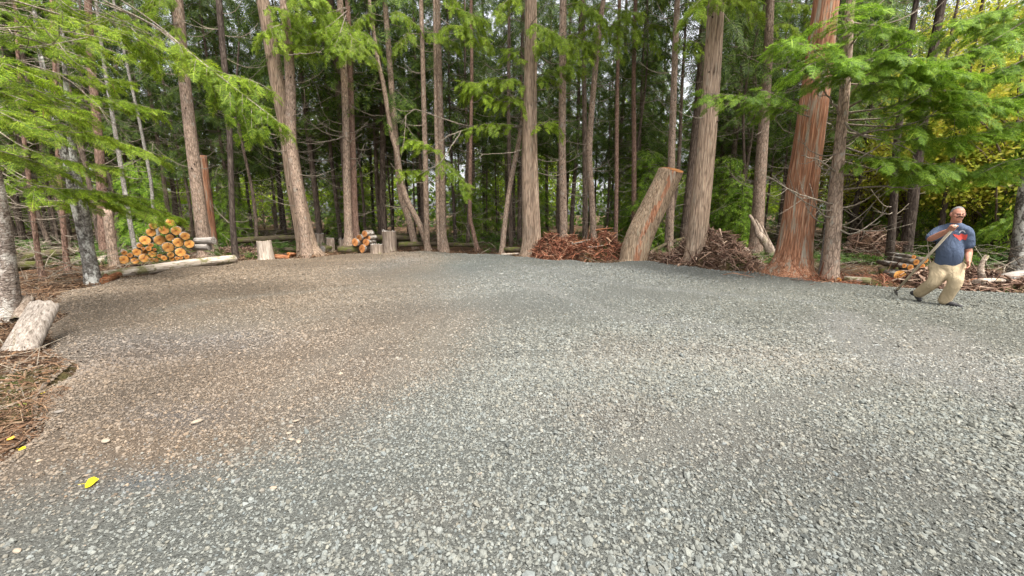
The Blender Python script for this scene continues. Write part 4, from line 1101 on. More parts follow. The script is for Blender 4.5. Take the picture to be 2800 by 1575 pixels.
for (x, y), lab in zip(pls, gap_labels(pls, 'bare forest pole', 'bare poles')):
    o = copy_tree('bare_pole', POLES[int(g.integers(0, 3))], (x, y, fz(x, y)), g.uniform(0, 6.283), 1.0, g.uniform(0.8, 1.2), lab, 'dead tree', 'thin leafless poles among the shaded conifers')
sap = [(x, y) for x, y in spaced(22, -1.45, 1.5, 19.0, 36, 2.0, g, front_xy)]
sap += [tuple(at(px, 700, Y)[:2]) for px, Y in [(2800, 13.5), (2560, 16.5), (2000, 18.5), (1960, 19.5), (1750, 19.5)]]
for (x, y), lab in zip(sap, gap_labels(sap, 'sapling conifer', 'sapling conifers')):
    s = g.uniform(0.55, 1.0)
    copy_tree('sapling_conifer', PROTO[5], (x, y, fz(x, y)), g.uniform(0, 6.283), s, s, lab, 'sapling', 'young conifers under the forest')
LIME = [leafy_proto(41, 9, 2.6, 42, 'leaf_lime', 90, 0.13, 0.10), leafy_proto(42, 7, 2.4, 36, 'leaf_lime', 90, 0.12, 0.08)]
GOLD = [leafy_proto(43, 8.5, 2.6, 42, 'leaf_gold', 330, 0.055, 0.10), leafy_proto(44, 6, 2.2, 34, 'leaf_gold', 330, 0.052, 0.08)]
lime = spaced(28, -1.35, 0.95, 37, 49, 2.5, g)
gold = spaced(11, 0.80, 1.55, 22, 42, 2.6, g, spots) + [tuple(at(px, 600, Y)[:2]) for px, Y in [(2715, 15.5), (2790, 17.5), (2640, 19), (2350, 22), (2000, 30), (2480, 20), (2560, 23), (2850, 15), (2420, 26), (2735, 14.2), (2670, 15.2), (2775, 15.8)]]
for pts, pr, nm, wh, whs, grp in ((lime, LIME, 'alder_tree', 'lime-green broadleaf tree', 'far lime broadleaf trees', 'bright broadleaf trees beyond the forest'), (gold, GOLD, 'maple_tree', 'yellow autumn maple tree', 'yellow autumn maples', 'yellow maples behind the conifers')):
    for j_, ((x, y), lab) in enumerate(zip(pts, gap_labels(pts, wh, whs))):
        s = g.uniform(0.85, 1.25) * ((0.55 if y < 15.9 and x > 15 and x < 22 and j_ % 2 else 1.35) if y < 24 else 1.0)
        copy_tree(nm, pr[int(g.integers(0, 2))], (x, y, fz(x, y)), g.uniform(0, 6.283), s, s, lab, 'tree', grp)

# the far side of the wood, one closed mass of leaves
g = np.random.default_rng(123)
mb = MB()
for lo, hi, n, Lz in ((0.0, 5.0, 15000, 0.35), (4.0, 17.0, 15000, 0.45)):
    y = g.uniform(50, 66, n); x = g.uniform(-1.5, 1.5, n) * y
    z = lo + (hi - lo) * g.uniform(0, 1, n) ** 1.3
    o = np.stack([x, y, z], -1) + g.normal(0, 0.5, (n, 3))
    X = unit(g.normal(size=(n, 3))); N = unit(g.normal(size=(n, 3)) + np.array([0, 0, 1.0])); Y = unit(np.cross(N, X))
    s_ = Lz * g.uniform(0.5, 1.4, (n, 1))
    mb.add(np.stack([o - X * s_, o + Y * s_ * .6, o + X * s_, o - Y * s_ * .6], 1).reshape(-1, 3), np.arange(n * 4).reshape(-1, 4), 0, False)
M['leaf_far'] = leaf_mat('far_wood_leaf', [(0.04, 0.09, 0.02), (0.10, 0.17, 0.025), (0.22, 0.30, 0.035)], 0.5, 0.1)
tag(mb.build('far_woods', M['leaf_far']), 'green mass of the wood beyond the last trunks', kind='stuff')
# ------------------------------------------------------------------ logs, stumps, heaps
def log_thing(name, label, cat, p0, p1, r0, r1=None, bark='log_bark', ends=('end', 'end'), group=None, seed=0, rough=0.05, sides=18, bend=0.0, mats_end=None, squash=1.0):
    """a cut log from p0 to p1; local x is its axis; its sawn faces are parts"""
    g = np.random.default_rng(seed + 500)
    p0, p1 = np.asarray(p0, float), np.asarray(p1, float)
    r1 = r0 if r1 is None else r1
    L = np.linalg.norm(p1 - p0)
    X = unit(p1 - p0)
    Z = unit(UP - X * (X @ UP)) if abs(X[2]) < 0.95 else np.array([0, -1.0, 0])
    Y = np.cross(Z, X)
    n = max(5, int(L / 0.18))
    x = np.linspace(0, L, n)
    P = np.stack([x, bend * np.sin(x / L * 3.1), bend * 0.4 * np.sin(x / L * 2.2)], 1)
    nz, n2 = Noise(seed + 1, 1.6, 3), Noise(seed + 2, 5, 3)
    def wob(th, P):
        q = np.stack([np.cos(th)[None] + 0 * P[:, :1], np.sin(th)[None] + 0 * P[:, :1], P[:, :1] * 1.2 + 0 * th[None]], -1)
        return 1 + rough * nz(q) + rough * 0.5 * n2(q * np.array([1, 1, .5]))
    R = np.linspace(r0, r1, n)
    V, F = tube_geo(P, R, sides, True, ref=[0, 1, 0], rb=R * squash, wob=wob)
    mb = MB()
    mb.add(V, F, 0, True)
    o = mb.build(name, M[bark], None, (0, 0, 0))
    mw = Matrix(((X[0], Y[0], Z[0], p0[0]), (X[1], Y[1], Z[1], p0[1]), (X[2], Y[2], Z[2], p0[2]), (0, 0, 0, 1)))
    o.matrix_world = mw
    tag(o, label, cat, group)
    for e, (ring, sx) in enumerate(((V[:sides], -1), (V[-sides - 2:-2], 1))):
        if ends[e] is None: continue
        c = ring.mean(0)
        W = np.vstack([c + (ring - c) * 0.93 - [sx * 0.004, 0, 0], c + (ring - c) * 0.90 + [sx * 0.009, 0, 0], c + (ring - c) * 0.4 + [sx * 0.012, 0, 0], [c + [sx * 0.012, 0, 0]]])
        j = np.arange(sides); k = (j + 1) % sides
        Fq = [np.stack([a * sides + j, a * sides + k, (a + 1) * sides + k, (a + 1) * sides + j], -1) for a in (0, 1)]
        Ft = np.stack([2 * sides + j, 2 * sides + k, np.full(sides, 3 * sides)], -1)
        if sx > 0: pass
        mb = MB()
        mb.add(W, Fq + [Ft], 0, False)
        mb.build('cut_face', M[ends[e]], o)
    return o
def stump_thing(name, label, px, py, wpx, hpx, side_mat, top_mat, lean=0.0, jag=0.0, seed=0, Y=None, wtop=0.85, cat='stump', group=None, dirt=True):
    g = np.random.default_rng(seed + 700)
    b = ground(px, py, -0.02) if Y is None else at(px, py, Y)
    Y = b[1]
    b[2] = min(b[2], fz(b[0], b[1]))
    top = at(px + lean, py - hpx, Y)
    r = px_r(px, py, Y, wpx)
    o = thing(name, label, cat, b, group)
    n, sd_ = 9, 36
    P = np.linspace(b - np.array([0, 0, 0.2]), top, n)
    nz, n2 = Noise(seed + 11, 1.5, 3), Noise(seed + 12, 5, 3)
    def wob(th, P):
        q = np.stack([np.cos(th)[None] + 0 * P[:, :1], np.sin(th)[None] + 0 * P[:, :1], P[:, 2:3] * 0.5 + 0 * th[None]], -1)
        return 1 + 0.08 * nz(q) + 0.06 * n2(q) + 0.05 * n2(q * np.array([2.6, 2.6, .4]))
    R = r * np.linspace(1, wtop, n) * (1 + 0.25 * np.exp(-np.arange(n) / 1.6))
    V, F = tube_geo(P, R, sd_, False, wob=wob)
    V = V.copy()
    ring = V[-sd_:]
    if jag:
        ring[:, 2] += jag * np.abs(g.normal(0, 1, sd_)) * np.where(np.arange(sd_) % 2, 1, 0.2)
    mb = MB()
    mb.add(V, F, 0, True)
    mb.build('bark_side', M[side_mat], o, b)
    c = ring.mean(0) - np.array([0, 0, 1.2 * jag])
    j = np.arange(sd_); k = (j + 1) % sd_
    W = np.vstack([ring, c + (ring - c) * 0.6, [c]])
    mb = MB()
    mb.add(W, [np.stack([j, k, sd_ + k, sd_ + j], -1), np.stack([sd_ + j, sd_ + k, np.full(sd_, 2 * sd_)], -1)], 0, False)
    mb.build('top_face', M[top_mat], o, b)
    return o
def scraps(mb, c, rad, n, Ls, w, g, hfun=None, flat=0.35, mat=0, curl=0.15):
    """splinters, bark strips and twigs strewn inside an ellipse"""
    a, q = g.uniform(0, 6.283, n), np.sqrt(g.uniform(0, 1, n))
    x, y = c[0] + rad[0] * q * np.cos(a), c[1] + rad[1] * q * np.sin(a)
    z = hfun(x, y)
    d = unit(np.stack([g.normal(size=n), g.normal(size=n), g.normal(size=n) * flat], -1))
    L = Ls[0] * (Ls[1] / Ls[0]) ** g.uniform(0, 1, n)
    s = unit(np.cross(d, unit(g.normal(size=(n, 3)) + np.array([0, 0, 2.5]))))
    u = np.cross(s, d)
    W = (w * g.uniform(0.5, 1.5, n) * np.clip(L / Ls[1], 0.35, 1))[:, None]
    H = W * g.uniform(0.25, 0.8, (n, 1))
    O = np.stack([x, y, z], -1) + UP * 0.015
    bend = u * (L * g.normal(0, curl, n))[:, None]
    e0, e1, m = O - d * L[:, None] / 2, O + d * L[:, None] / 2, O + bend
    V = np.stack([e0 - s * W * .5, e0 + s * W * .5, e0 + u * H * .7, m - s * W, m + s * W, m + u * H, e1 - s * W * .3, e1 + s * W * .3, e1 + u * H * .4], 1)
    f = np.array([[0, 1, 4, 3], [1, 2, 5, 4], [2, 0, 3, 5], [3, 4, 7, 6], [4, 5, 8, 7], [5, 3, 6, 8]])
    mb.add(V.reshape(-1, 3), (f[None] + np.arange(n)[:, None, None] * 9).reshape(-1, 4), mat, False)
def heap(name, label, cat, c, rad, h, mat, n, seed, Ls=(0.05, 0.45), w=0.018, bumps=0.25, stuffname='bark_litter'):
    g = np.random.default_rng(seed)
    c = np.array([c[0], c[1], fz(c[0], c[1]) - 0.03])
    nz = Noise(seed, 3.0 / max(rad), 2); n2 = Noise(seed + 1, 9.0 / max(rad), 2)
    def hf(x, y):
        q = ((x - c[0]) / rad[0]) ** 2 + ((y - c[1]) / rad[1]) ** 2
        P = np.stack([x, y], -1)
        return c[2] + h * np.clip(1 - q, 0, 1) ** 0.75 * (1 + bumps * nz(P) + bumps * 0.6 * n2(P)) - 0.25 * np.clip(q - 0.9, 0, 1)
    root = thing(name, label, cat, c)
    mb = MB()
    V, Q = sheet(np.linspace(c[0] - rad[0] * 1.1, c[0] + rad[0] * 1.1, 44), np.linspace(c[1] - rad[1] * 1.1, c[1] + rad[1] * 1.1, 34), lambda X, Y: (hf(X, Y), X))
    mb.add(V, Q, 0, True)
    mb.build('mound', M['soil'], root, c)
    mb = MB()
    scraps(mb, c, (rad[0] * 1.05, rad[1] * 1.05), n, Ls, w, g, hf, 0.45)
    scraps(mb, c, (rad[0] * 0.95, rad[1] * 0.95), int(n / 45), (0.4, 1.3), 0.016, g, lambda x, y: hf(x, y) + 0.06, 0.7)
    o = mb.build(stuffname, M[mat], root, c)
    o['kind'] = 'stuff'
    return root, hf

# ground litter under the trees: leaves, needles, bark crumbs and twigs nobody could count
g = np.random.default_rng(91)
def floor_h(x, y):
    sd = sd_rag(x, y)
    return np.maximum(floor_z(x, y, sd), pad_z(x, y, sd))
def floor_scatter(n, y0, y1, sdmin, sdmax, g, lim=1.45):
    u = g.uniform(0, 1, n * 3)
    y = y0 + (y1 - y0) * u ** 1.3
    x = g.uniform(-1, 1, n * 3) * (lim * np.abs(y) + 1.5)
    sd = sd_rag(x, y)
    ok = (sd > sdmin) & (sd < sdmax)
    return x[ok][:n], y[ok][:n]
def bits(mb, x, y, Ls, w, g, flat, mat=0, lift=0.0, curl=0.15):
    n = len(x)
    h = floor_h(x, y) + lift * g.uniform(0, 1, n) ** 2
    k = [0]
    def hf(a, b): return h
    # reuse scraps with fixed places
    d = unit(np.stack([g.normal(size=n), g.normal(size=n), g.normal(size=n) * flat], -1))
    L = Ls[0] * (Ls[1] / Ls[0]) ** g.uniform(0, 1, n)
    s = unit(np.cross(d, unit(g.normal(size=(n, 3)) + np.array([0, 0, 2.5]))))
    u = np.cross(s, d)
    W = (w * g.uniform(0.5, 1.5, n) * np.clip(L / Ls[1], 0.3, 1))[:, None]
    H = W * g.uniform(0.3, 0.9, (n, 1))
    O = np.stack([x, y, h], -1) + UP * 0.012
    bend = u * (L * g.normal(0, curl, n))[:, None]
    e0, e1, m = O - d * L[:, None] / 2, O + d * L[:, None] / 2, O + bend
    V = np.stack([e0 - s * W * .5, e0 + s * W * .5, e0 + u * H * .7, m - s * W, m + s * W, m + u * H, e1 - s * W * .3, e1 + s * W * .3, e1 + u * H * .4], 1)
    f = np.array([[0, 1, 4, 3], [1, 2, 5, 4], [2, 0, 3, 5], [3, 4, 7, 6], [4, 5, 8, 7], [5, 3, 6, 8]])
    mb.add(V.reshape(-1, 3), (f[None] + np.arange(n)[:, None, None] * 9).reshape(-1, 4), mat, False)
mb = MB()
x, y = floor_scatter(26000, 1.5, 24, -6.0, 0.05, g); bits(mb, x, y, (0.03, 0.16), 0.014, g, 0.2)
x, y = floor_scatter(9000, 7, 20, -1.6, 0.12, g); bits(mb, x, y, (0.04, 0.30), 0.016, g, 0.35, 0, 0.08)
x, y = floor_scatter(5000, 1.2, 7, -2.5, 0.02, g); bits(mb, x, y, (0.03, 0.14), 0.010, g, 0.3, 0, 0.05)
for key, (root_, base_, paths_, Y_) in FRONT.items():           # needles and bark crumbs gathered round each foot
    if base_[1] > 12 or key in ('cedar', 'dark', 'peel', 'birch', 'thin1', 'thin2'):
        rb_ = max(0.10, paths_[0][1][3])
        q_ = g.uniform(0, 6.283, 150); d_ = rb_ * g.uniform(1.0, 2.6, 150)
        bits(mb, base_[0] + d_ * np.cos(q_), base_[1] + d_ * np.sin(q_), (0.05, 0.28), 0.018, g, 0.45, 0, 0.10)
tag(mb.build('forest_litter', M['litter']), 'brown leaves and bark crumbs on the forest floor', kind='stuff')
mb = MB()
x, y = floor_scatter(2600, 9, 30, -16, -0.6, g); bits(mb, x, y, (0.4, 1.9), 0.016, g, 0.35, 0, 0.75, 0.10)
x, y = floor_scatter(900, 1.5, 14, -2.5, -0.15, g); bits(mb, x, y, (0.2, 0.9), 0.010, g, 0.25, 0, 0.25, 0.12)
tag(mb.build('brushwood', M['twig']), 'tangle of fallen dead twigs under the trees', kind='stuff')
mb = MB()
lst = []
x, y = floor_scatter(1500, 12, 34, -25, -1.2, g)
for a, b, h in zip(x, y, floor_h(x, y)):
    k = int(g.integers(3, 7)); s = g.uniform(0.18, 0.5)
    for _ in range(k):
        t = g.uniform(0, 6.283)
        lst.append((np.array([a, b, h]) + UP * g.uniform(0, 0.35), np.array([math.cos(t), math.sin(t), g.uniform(0.1, 0.9)]), UP + g.normal(0, .4, 3), s))
place_fronds(mb, lst, FR_LO, 0, g)
tag(mb.build('undergrowth', M['leaf_low']), 'low green ferns and seedlings between the trunks', kind='stuff')

# --- the large woodpile: faces measured in the photograph (zoomed pixels there), each log a thing
pb = ground(395, 722)
PY = pb[1]
Lg = [(1235, 275, 70), (968, 330, 66), (1135, 395, 80), (1328, 405, 84), (935, 430, 76), (1468, 490, 74), (1070, 550, 90), (1228, 510, 74), (840, 555, 88), (1362, 590, 84), (1535, 615, 82), (1203, 665, 92), (1398, 740, 84)]
Sm = [(515, 750, 48), (605, 790, 44), (710, 740, 70), (835, 745, 46), (895, 690, 46), (990, 700, 28), (955, 772, 62), (1070, 800, 44), (510, 860, 82), (680, 872, 64), (825, 838, 78), (945, 860, 38), (1012, 860, 40), (1140, 835, 48), (1240, 785, 54), (755, 640, 44), (815, 688, 34), (932, 632, 42), (1258, 845, 42), (1340, 838, 36), (1402, 832, 32), (1492, 812, 44)]
def pile_side(xx, yy, lo, hi):
    return 'left' if xx < lo else 'right' if xx > hi else 'middle'
for i, (zx, zy, zr) in enumerate(Lg + Sm):
    px, py = 250 + zx / 5.724, 560 + zy / 5.724
    big = i < len(Lg)
    Yf = PY + (0.0 if big else -0.03) + 0.05 * math.sin(i * 2.1)
    p0 = at(px, py, Yf)
    r = 1.09 * zr / 5.724 * p0[1] / ray(px, py)[1] / FPX * 0.765
    p1 = p0 + np.append(unit(p0[:2]), 0.0) * 0.45 + np.array([0.04 * math.sin(i), 0.04 * math.cos(i * 1.7), 0.02 * math.sin(i * 3)])
    if big:
        lab = {0: 'large sawn log at the very peak of the big woodpile', 1: 'sawn log half under green sprays, upper left of the big woodpile', 2: 'large sawn log just below the peak log of the big woodpile', 3: 'large sawn log right below the peak of the big woodpile', 4: 'reddish sawn log on the upper left slope of the big woodpile',
               5: 'sawn log second from the right edge, upper right slope of the big woodpile', 6: 'wide sawn log with dark core at the heart of the big woodpile', 7: 'round sawn log with a bright rim in the centre of the big woodpile', 8: 'wide sawn log under green sprays on the left slope of the big woodpile', 9: 'sawn log with a radial crack on the right of the big woodpile',
               10: 'rightmost sawn log of the big woodpile, with dark round core', 11: 'widest oval sawn log low in the middle of the big woodpile', 12: 'large sawn log at the bottom right of the big woodpile'}[i]
    else:
        row = sorted(range(len(Sm)), key=lambda q: Sm[q][0]).index(i - len(Lg))
        lab = f"{ORD[row] if row < 16 else ['seventeenth','eighteenth','nineteenth','twentieth','twenty-first','twenty-second'][row-16]} from left of the small sawn logs along the big woodpile's foot"
    log_thing('firewood_log', lab, 'log', p0, p1, r, r * 0.97, 'log_bark', ('end', 'end'), 'sawn logs of the big woodpile', 10 + i, 0.05)
a, b = at(262, 752, ground(300, 760)[1] - 0.1), at(642, 706, ground(640, 722)[1])
a[2] = fz(a[0], a[1]) + 0.07; b[2] = fz(b[0], b[1]) + 0.09
log_thing('fallen_log', 'long bleached bark-less log lying along the gravel before the big woodpile', 'log', a, b, 0.13, 0.145, 'white_wood', ('white_wood', 'white_wood'), None, 61, 0.13, 26, 0.07)
a = at(205, 720, 13.0); b = at(298, 709, 13.0); 
log_thing('fallen_log', 'pale log lying behind the broken snag, left of the big woodpile', 'log', a, b, 0.16, 0.15, 'white_wood', ('white_wood', 'grey_wood'), None, 62, 0.06, 18)
for k, (xa, xb, yy, r, lab) in enumerate([(536, 584, 659, 0.12, 'grey weathered log lying crosswise on top, behind the woodpile\'s right end'), (528, 572, 676, 0.12, 'lower grey weathered log crosswise behind the woodpile\'s right end')]):
    log_thing('grey_log', lab, 'log', at(xa, yy, PY + 0.35), at(xb, yy - 1, PY + 0.3), r, r, 'grey_wood', ('grey_wood', 'grey_wood'), None, 63 + k, 0.08)
a = ground(287, 772); b = ground(335, 752)
log_thing('rotten_log', 'short red rotten log chunk in front of the forked birch', 'log', a + UP * 0.05, b + UP * 0.06, 0.085, 0.07, 'rot_wood', ('rot_wood', 'rot_wood'), None, 66, 0.2)
log_thing('wood_chunk', 'small orange wood chunk at the foot of the forked birch', 'wood chunk', ground(283, 771) + UP * .05, ground(291, 764) + UP * .12, 0.05, 0.04, 'rot_wood', ('end_red', 'end_red'), None, 67, 0.2)
root, hfA = heap('bark_heap', 'low brown heap of roots and bark between the woodpile and the split dark trunk', 'debris heap', ground(600, 700)[:2] + np.array([0, 0.7]), (1.5, 0.8), 0.30, 'chips_brown', 1500, 201)
heap('bark_heap', 'low strip of twigs and bark between the split trunk and the white stump', 'debris heap', ground(690, 702)[:2] + np.array([0, 0.6]), (1.0, 0.6), 0.18, 'chips_brown', 700, 202)

# --- stumps and the small woodpile in the middle
stump_thing('cut_stump', 'white bark-less upright stump left of the thick leaning conifer', 730, 715, 46, 55, 'pale_stump', 'stump_wood', -8, 0.022, 1)
log_thing('split_wood', 'bright orange split wood block beside the white stump', 'wood chunk', ground(754, 709) + UP * .09, ground(786, 709) + UP * .05 + np.array([0, .1, 0]), 0.10, 0.07, 'rot_wood', ('end_red', 'end_red'), None, 71, 0.2)
log_thing('split_wood', 'smaller orange split block at the foot of the thick leaning conifer', 'wood chunk', ground(790, 704) + UP * .12, ground(808, 702) + UP * .10, 0.09, 0.06, 'rot_wood', ('end_red', 'end_red'), None, 72, 0.2)
stump_thing('cut_stump', 'low reddish-brown stump behind the thick leaning conifer', 874, 668, 26, 28, 'stump_wood', 'grey_wood', 0, 0.03, 2, 18.0)
stump_thing('cut_stump', 'grey-brown round-topped stump between the leaning conifer and the small woodpile', 903, 685, 30, 34, 'stump_wood', 'grey_wood', 0, 0.01, 3, 16.8)
stump_thing('rotten_stump', 'small ragged rotten stump left of the straight conifer at the small woodpile', 935, 680, 20, 24, 'stump_wood', 'grey_wood', 0, 0.06, 4, 17.0)
log_thing('wood_round', 'dark curved root chunk lying before the round-topped stump', 'wood chunk', ground(882, 692) + UP * .12, ground(905, 690) + UP * .16 + np.array([0, .3, 0]), 0.15, 0.12, 'moss_log', ('grey_wood', 'grey_wood'), None, 73, 0.18)
stump_thing('rotten_stump', 'low ragged grey stump right of the small woodpile', 1030, 697, 36, 28, 'stump_wood', 'grey_wood', 0, 0.05, 5, wtop=0.9)
stump_thing('cut_stump', 'upright grey weathered stump standing right of the small woodpile', 1066, 688, 36, 54, 'stump_wood', 'grey_wood', -1, 0.045, 6, wtop=0.98)
SP = [(971, 662, 11.5, 'left sawn log in the second layer of the small woodpile'), (982, 650, 10, 'pale sawn log just under the top of the small woodpile'), (997, 640, 9.5, 'small sawn log on top of the small woodpile'), (1001, 663, 13, 'wide orange sawn log on the right of the small woodpile'), (990, 680, 11.5, 'bottom sawn log of the small woodpile'), (1006, 651, 9, 'split log piece under the top of the small woodpile')]
SY = ground(990, 694)[1]
for i, (px, py, rp, lab) in enumerate(SP):
    p0 = at(px, py, SY + 0.02 * i)
    log_thing('firewood_log', lab, 'log', p0, p0 + np.array([0.16, 0.40, 0.0]), rp / FPX * SY * 0.97, None, 'log_bark', ('end_red', 'end_red'), 'sawn logs of the small woodpile', 81 + i, 0.08, squash=0.8 if i in (3, 5) else 1.0)
log_thing('mossy_chunk', 'mossy rounded wood chunk under the small woodpile\'s left side', 'log', ground(925, 694) + UP * .14, ground(975, 694) + UP * .14 + np.array([0, .3, 0]), 0.17, 0.15, 'moss_log', ('moss_log', 'moss_log'), None, 88, 0.15)
for k, (xa, ya, Ya, xb, yb, Yb, r, lab) in enumerate([
        (640, 660, 17.5, 830, 652, 18.5, 0.15, 'long mossy log lying behind the white stump'), (690, 686, 15.8, 830, 687, 15.6, 0.10, 'thin mossy log lying between the white stump and the thick leaning conifer'),
        (1010, 652, 18.5, 1130, 655, 18.0, 0.16, 'mossy log lying behind the upright grey stump'), (1380, 682, 15.6, 1448, 688, 15.0, 0.10, 'mossy log against the left side of the fused twin conifer'),
        (1780, 690, 15.2, 1870, 655, 16.5, 0.09, 'mossy pole leaning between the leaning cut stump and the ridged conifer'), (60, 705, 11.8, 250, 690, 13.5, 0.16, 'mossy fallen log behind the forked birch'), (640, 640, 22.0, 900, 636, 23.0, 0.2, 'far mossy log deep behind the thick leaning conifer'),
        (20, 735, 10.2, 120, 728, 10.8, 0.12, 'mossy log on the ground behind the peeling trunk'), (1090, 668, 17.0, 1300, 672, 18.4, 0.12, 'dark fallen log behind the pale double trunk')]):
    log_thing('mossy_log', lab, 'log', at(xa, ya, Ya), at(xb, yb, Yb), r, r * 0.8, 'moss_log', ('moss_log', 'moss_log'), None, 90 + k, 0.12, 16, 0.12)
log_thing('wood_slab', 'flat weathered wood slab left of the fused twin conifer', 'wood chunk', ground(1372, 700) + UP * .05, ground(1440, 697) + UP * .07, 0.09, 0.07, 'pale_stump', ('pale_stump', 'pale_stump'), None, 101, 0.2, squash=0.5)

# --- the red bark pile with the leaning cut stump
pc = ground(1600, 712); pc = np.array([pc[0], pc[1] + 1.0])
root, hfR = heap('bark_heap', 'large heap of red-brown shredded bark left of the leaning cut stump', 'debris heap', pc, (1.85, 1.1), 1.0, 'chips_red', 6500, 203, (0.06, 0.65), 0.028, 0.5)
g = np.random.default_rng(33)
for k, (px, py, ln, lab) in enumerate([(1597, 664, 0.42, 'pale splintered slab lying on the red bark pile, upper middle'), (1612, 672, 0.55, 'long tan splinter across the middle of the red bark pile'), (1650, 668, 0.6, 'orange torn wood slab on the right part of the red bark pile'), (1583, 685, 0.45, 'reddish curved slab on the left part of the red bark pile'),
                                      (1630, 687, 0.5, 'tan splinter low in the middle of the red bark pile'), (1668, 636, 0.5, 'tan stick poking from the top of the red bark pile'), (1576, 707, 0.35, 'short pale chip at the foot of the red bark pile'), (1645, 702, 0.4, 'short upright chip in front of the red bark pile')]):
    p = at(px, py, pc[1] - 0.75 + 0.45 * (k in (0, 2, 5)))
    zz = float(hfR(np.array([p[0]]), np.array([p[1]]))[0]) + 0.11
    a = g.uniform(-0.5, 0.5)
    d = np.array([math.cos(a), -0.3, g.uniform(-.1, .35)])
    log_thing('wood_splinter', lab, 'wood chunk', np.array([p[0], p[1], zz]) - d * ln / 2, np.array([p[0], p[1], zz + 0.04]) + d * ln / 2, 0.075, 0.025, 'pale_stump' if k in (0, 1, 4, 6) else 'rot_wood', ('pale_stump', 'pale_stump'), 'splinters on the red bark pile', 110 + k, 0.25, 8, 0.03, squash=0.5)
mb = MB()
gp = np.random.default_rng(3)
p = ground(1520, 700, 0.02)
sx, sy = np.meshgrid(np.linspace(-0.26, 0.26, 14), np.linspace(-0.16, 0.16, 10))
nn = Noise(71, 9, 2)(np.stack([sx, sy], -1))
Zp = 0.10 + 0.07 * nn + 0.10 * np.exp(-((sx + .02) ** 2 + (sy - .05) ** 2) / 0.012) + 0.02 * gp.normal(size=sx.shape)
V = np.stack([sx + 0.05 * nn + p[0], sy * (1 - 0.5 * np.abs(sx) / .26) + p[1], np.maximum(Zp, 0.01) * (1 - (np.abs(sx) / .27) ** 2) + fz(p[0], p[1]) + 0.01], -1).reshape(-1, 3)
i = (np.arange(9)[:, None] * 14 + np.arange(13)[None])
mb.add(V, np.stack([i, i + 1, i + 15, i + 14], -1).reshape(-1, 4), 0, False)
M['paper'] = plain_mat('white_scrap', (0.80, 0.80, 0.82), 0.5, 0.3, 0.08, 12)
tag(mb.build('plastic_scrap', M['paper'], None, tuple(p)), 'crumpled white scrap at the foot of the red bark pile', 'litter')
# the tall cut stump that leans to the right
st = [(1731, 712, 76), (1735, 690, 77), (1750, 645, 76), (1772, 596, 74), (1798, 543, 72), (1820, 498, 71), (1836, 464, 72)]
LY = ground(1733, 716)[1] + 0.1
ls = thing('leaning_stump', 'tall thick cut trunk stump leaning right, with a red rotted stripe down its front', 'stump', ground(1733, 716, -0.05))
lb = np.array(ls.location)
P = np.array([list(at(x, y, LY)) for x, y, w in st])
Rr = np.array([px_r(x, y, LY, w) for x, y, w in st])
P = np.vstack([P[0] - np.array([0.08, 0, 0.4]), P]); Rr = np.concatenate([[Rr[0] * 1.15], Rr])
A = resample(np.concatenate([P, Rr[:, None]], 1), 40)
sdn = 40
nA, nB = Noise(301, 2.0, 3), Noise(302, 7.0, 3)
def wobL(th, P):
    z = P[:, 2:3]
    q = np.stack([np.cos(th)[None] + 0 * z, np.sin(th)[None] + 0 * z, 0.35 * z + 0 * th[None]], -1)
    groove = np.exp(-((np.angle(np.exp(1j * (th - 4.55)))[None] + 0.10 * np.sin(z * 2.2)) / 0.16) ** 2)
    return 1 + 0.035 * nA(q) + 0.025 * nB(q) - 0.07 * groove
V, F = tube_geo(A[:, :3], A[:, 3], sdn, False, ref=[1, 0, 0], wob=wobL)
# saw the top level
top = V[-sdn:]
top[:, 2] = top[:, 2].mean() - 0.10 * (top[:, 0] - top[:, 0].mean()) + 0.30 * (top[:, 1] - top[:, 1].mean())
th = np.arange(sdn) / sdn * 2 * math.pi
W = wobL(th, A[:, :3])
g_ = np.abs(np.angle(np.exp(1j * (th - 4.55)))[None] + 0.10 * np.sin(A[:-1, 2:3] * 2.2) + 0.03 * nB(np.stack([np.cos(th)[None] + 0 * A[:-1, :1], np.sin(th)[None] + 0 * A[:-1, :1], 3 * A[:-1, 2:3] + 0 * th[None]], -1)))
red = (g_ < 0.17 + 0.07 * np.sin(A[:-1, 2:3] * 5.0)).ravel()
mb = MB()
mb.add(V, F[0][~red], 0, True)
mb.build('bark_side', M['stump_bark'], ls, lb)
mb = MB()
mb.add(V, F[0][red], 0, True)
mb.build('rot_stripe', M['bark_cedar'], ls, lb)
c = top.mean(0)
j = np.arange(sdn); k = (j + 1) % sdn
mb = MB()
mb.add(np.vstack([top, c + (top - c) * 0.9 + UP * 0.012, c + (top - c) * 0.3 + UP * 0.0, [c - UP * 0.01]]), [np.stack([j, k, sdn + k, sdn + j], -1), np.stack([sdn + j, sdn + k, 2 * sdn + k, 2 * sdn + j], -1), np.stack([2 * sdn + j, 2 * sdn + k, np.full(sdn, 3 * sdn)], -1)], 0, False)
mb.build('top_face', M['end_red'], ls, lb)
heap('bark_heap', 'dark earth and root heap right behind the leaning cut stump\'s foot', 'debris heap', ground(1830, 712)[:2] + np.array([0.1, 0.9]), (0.9, 0.7), 0.28, 'chips_brown', 700, 204)

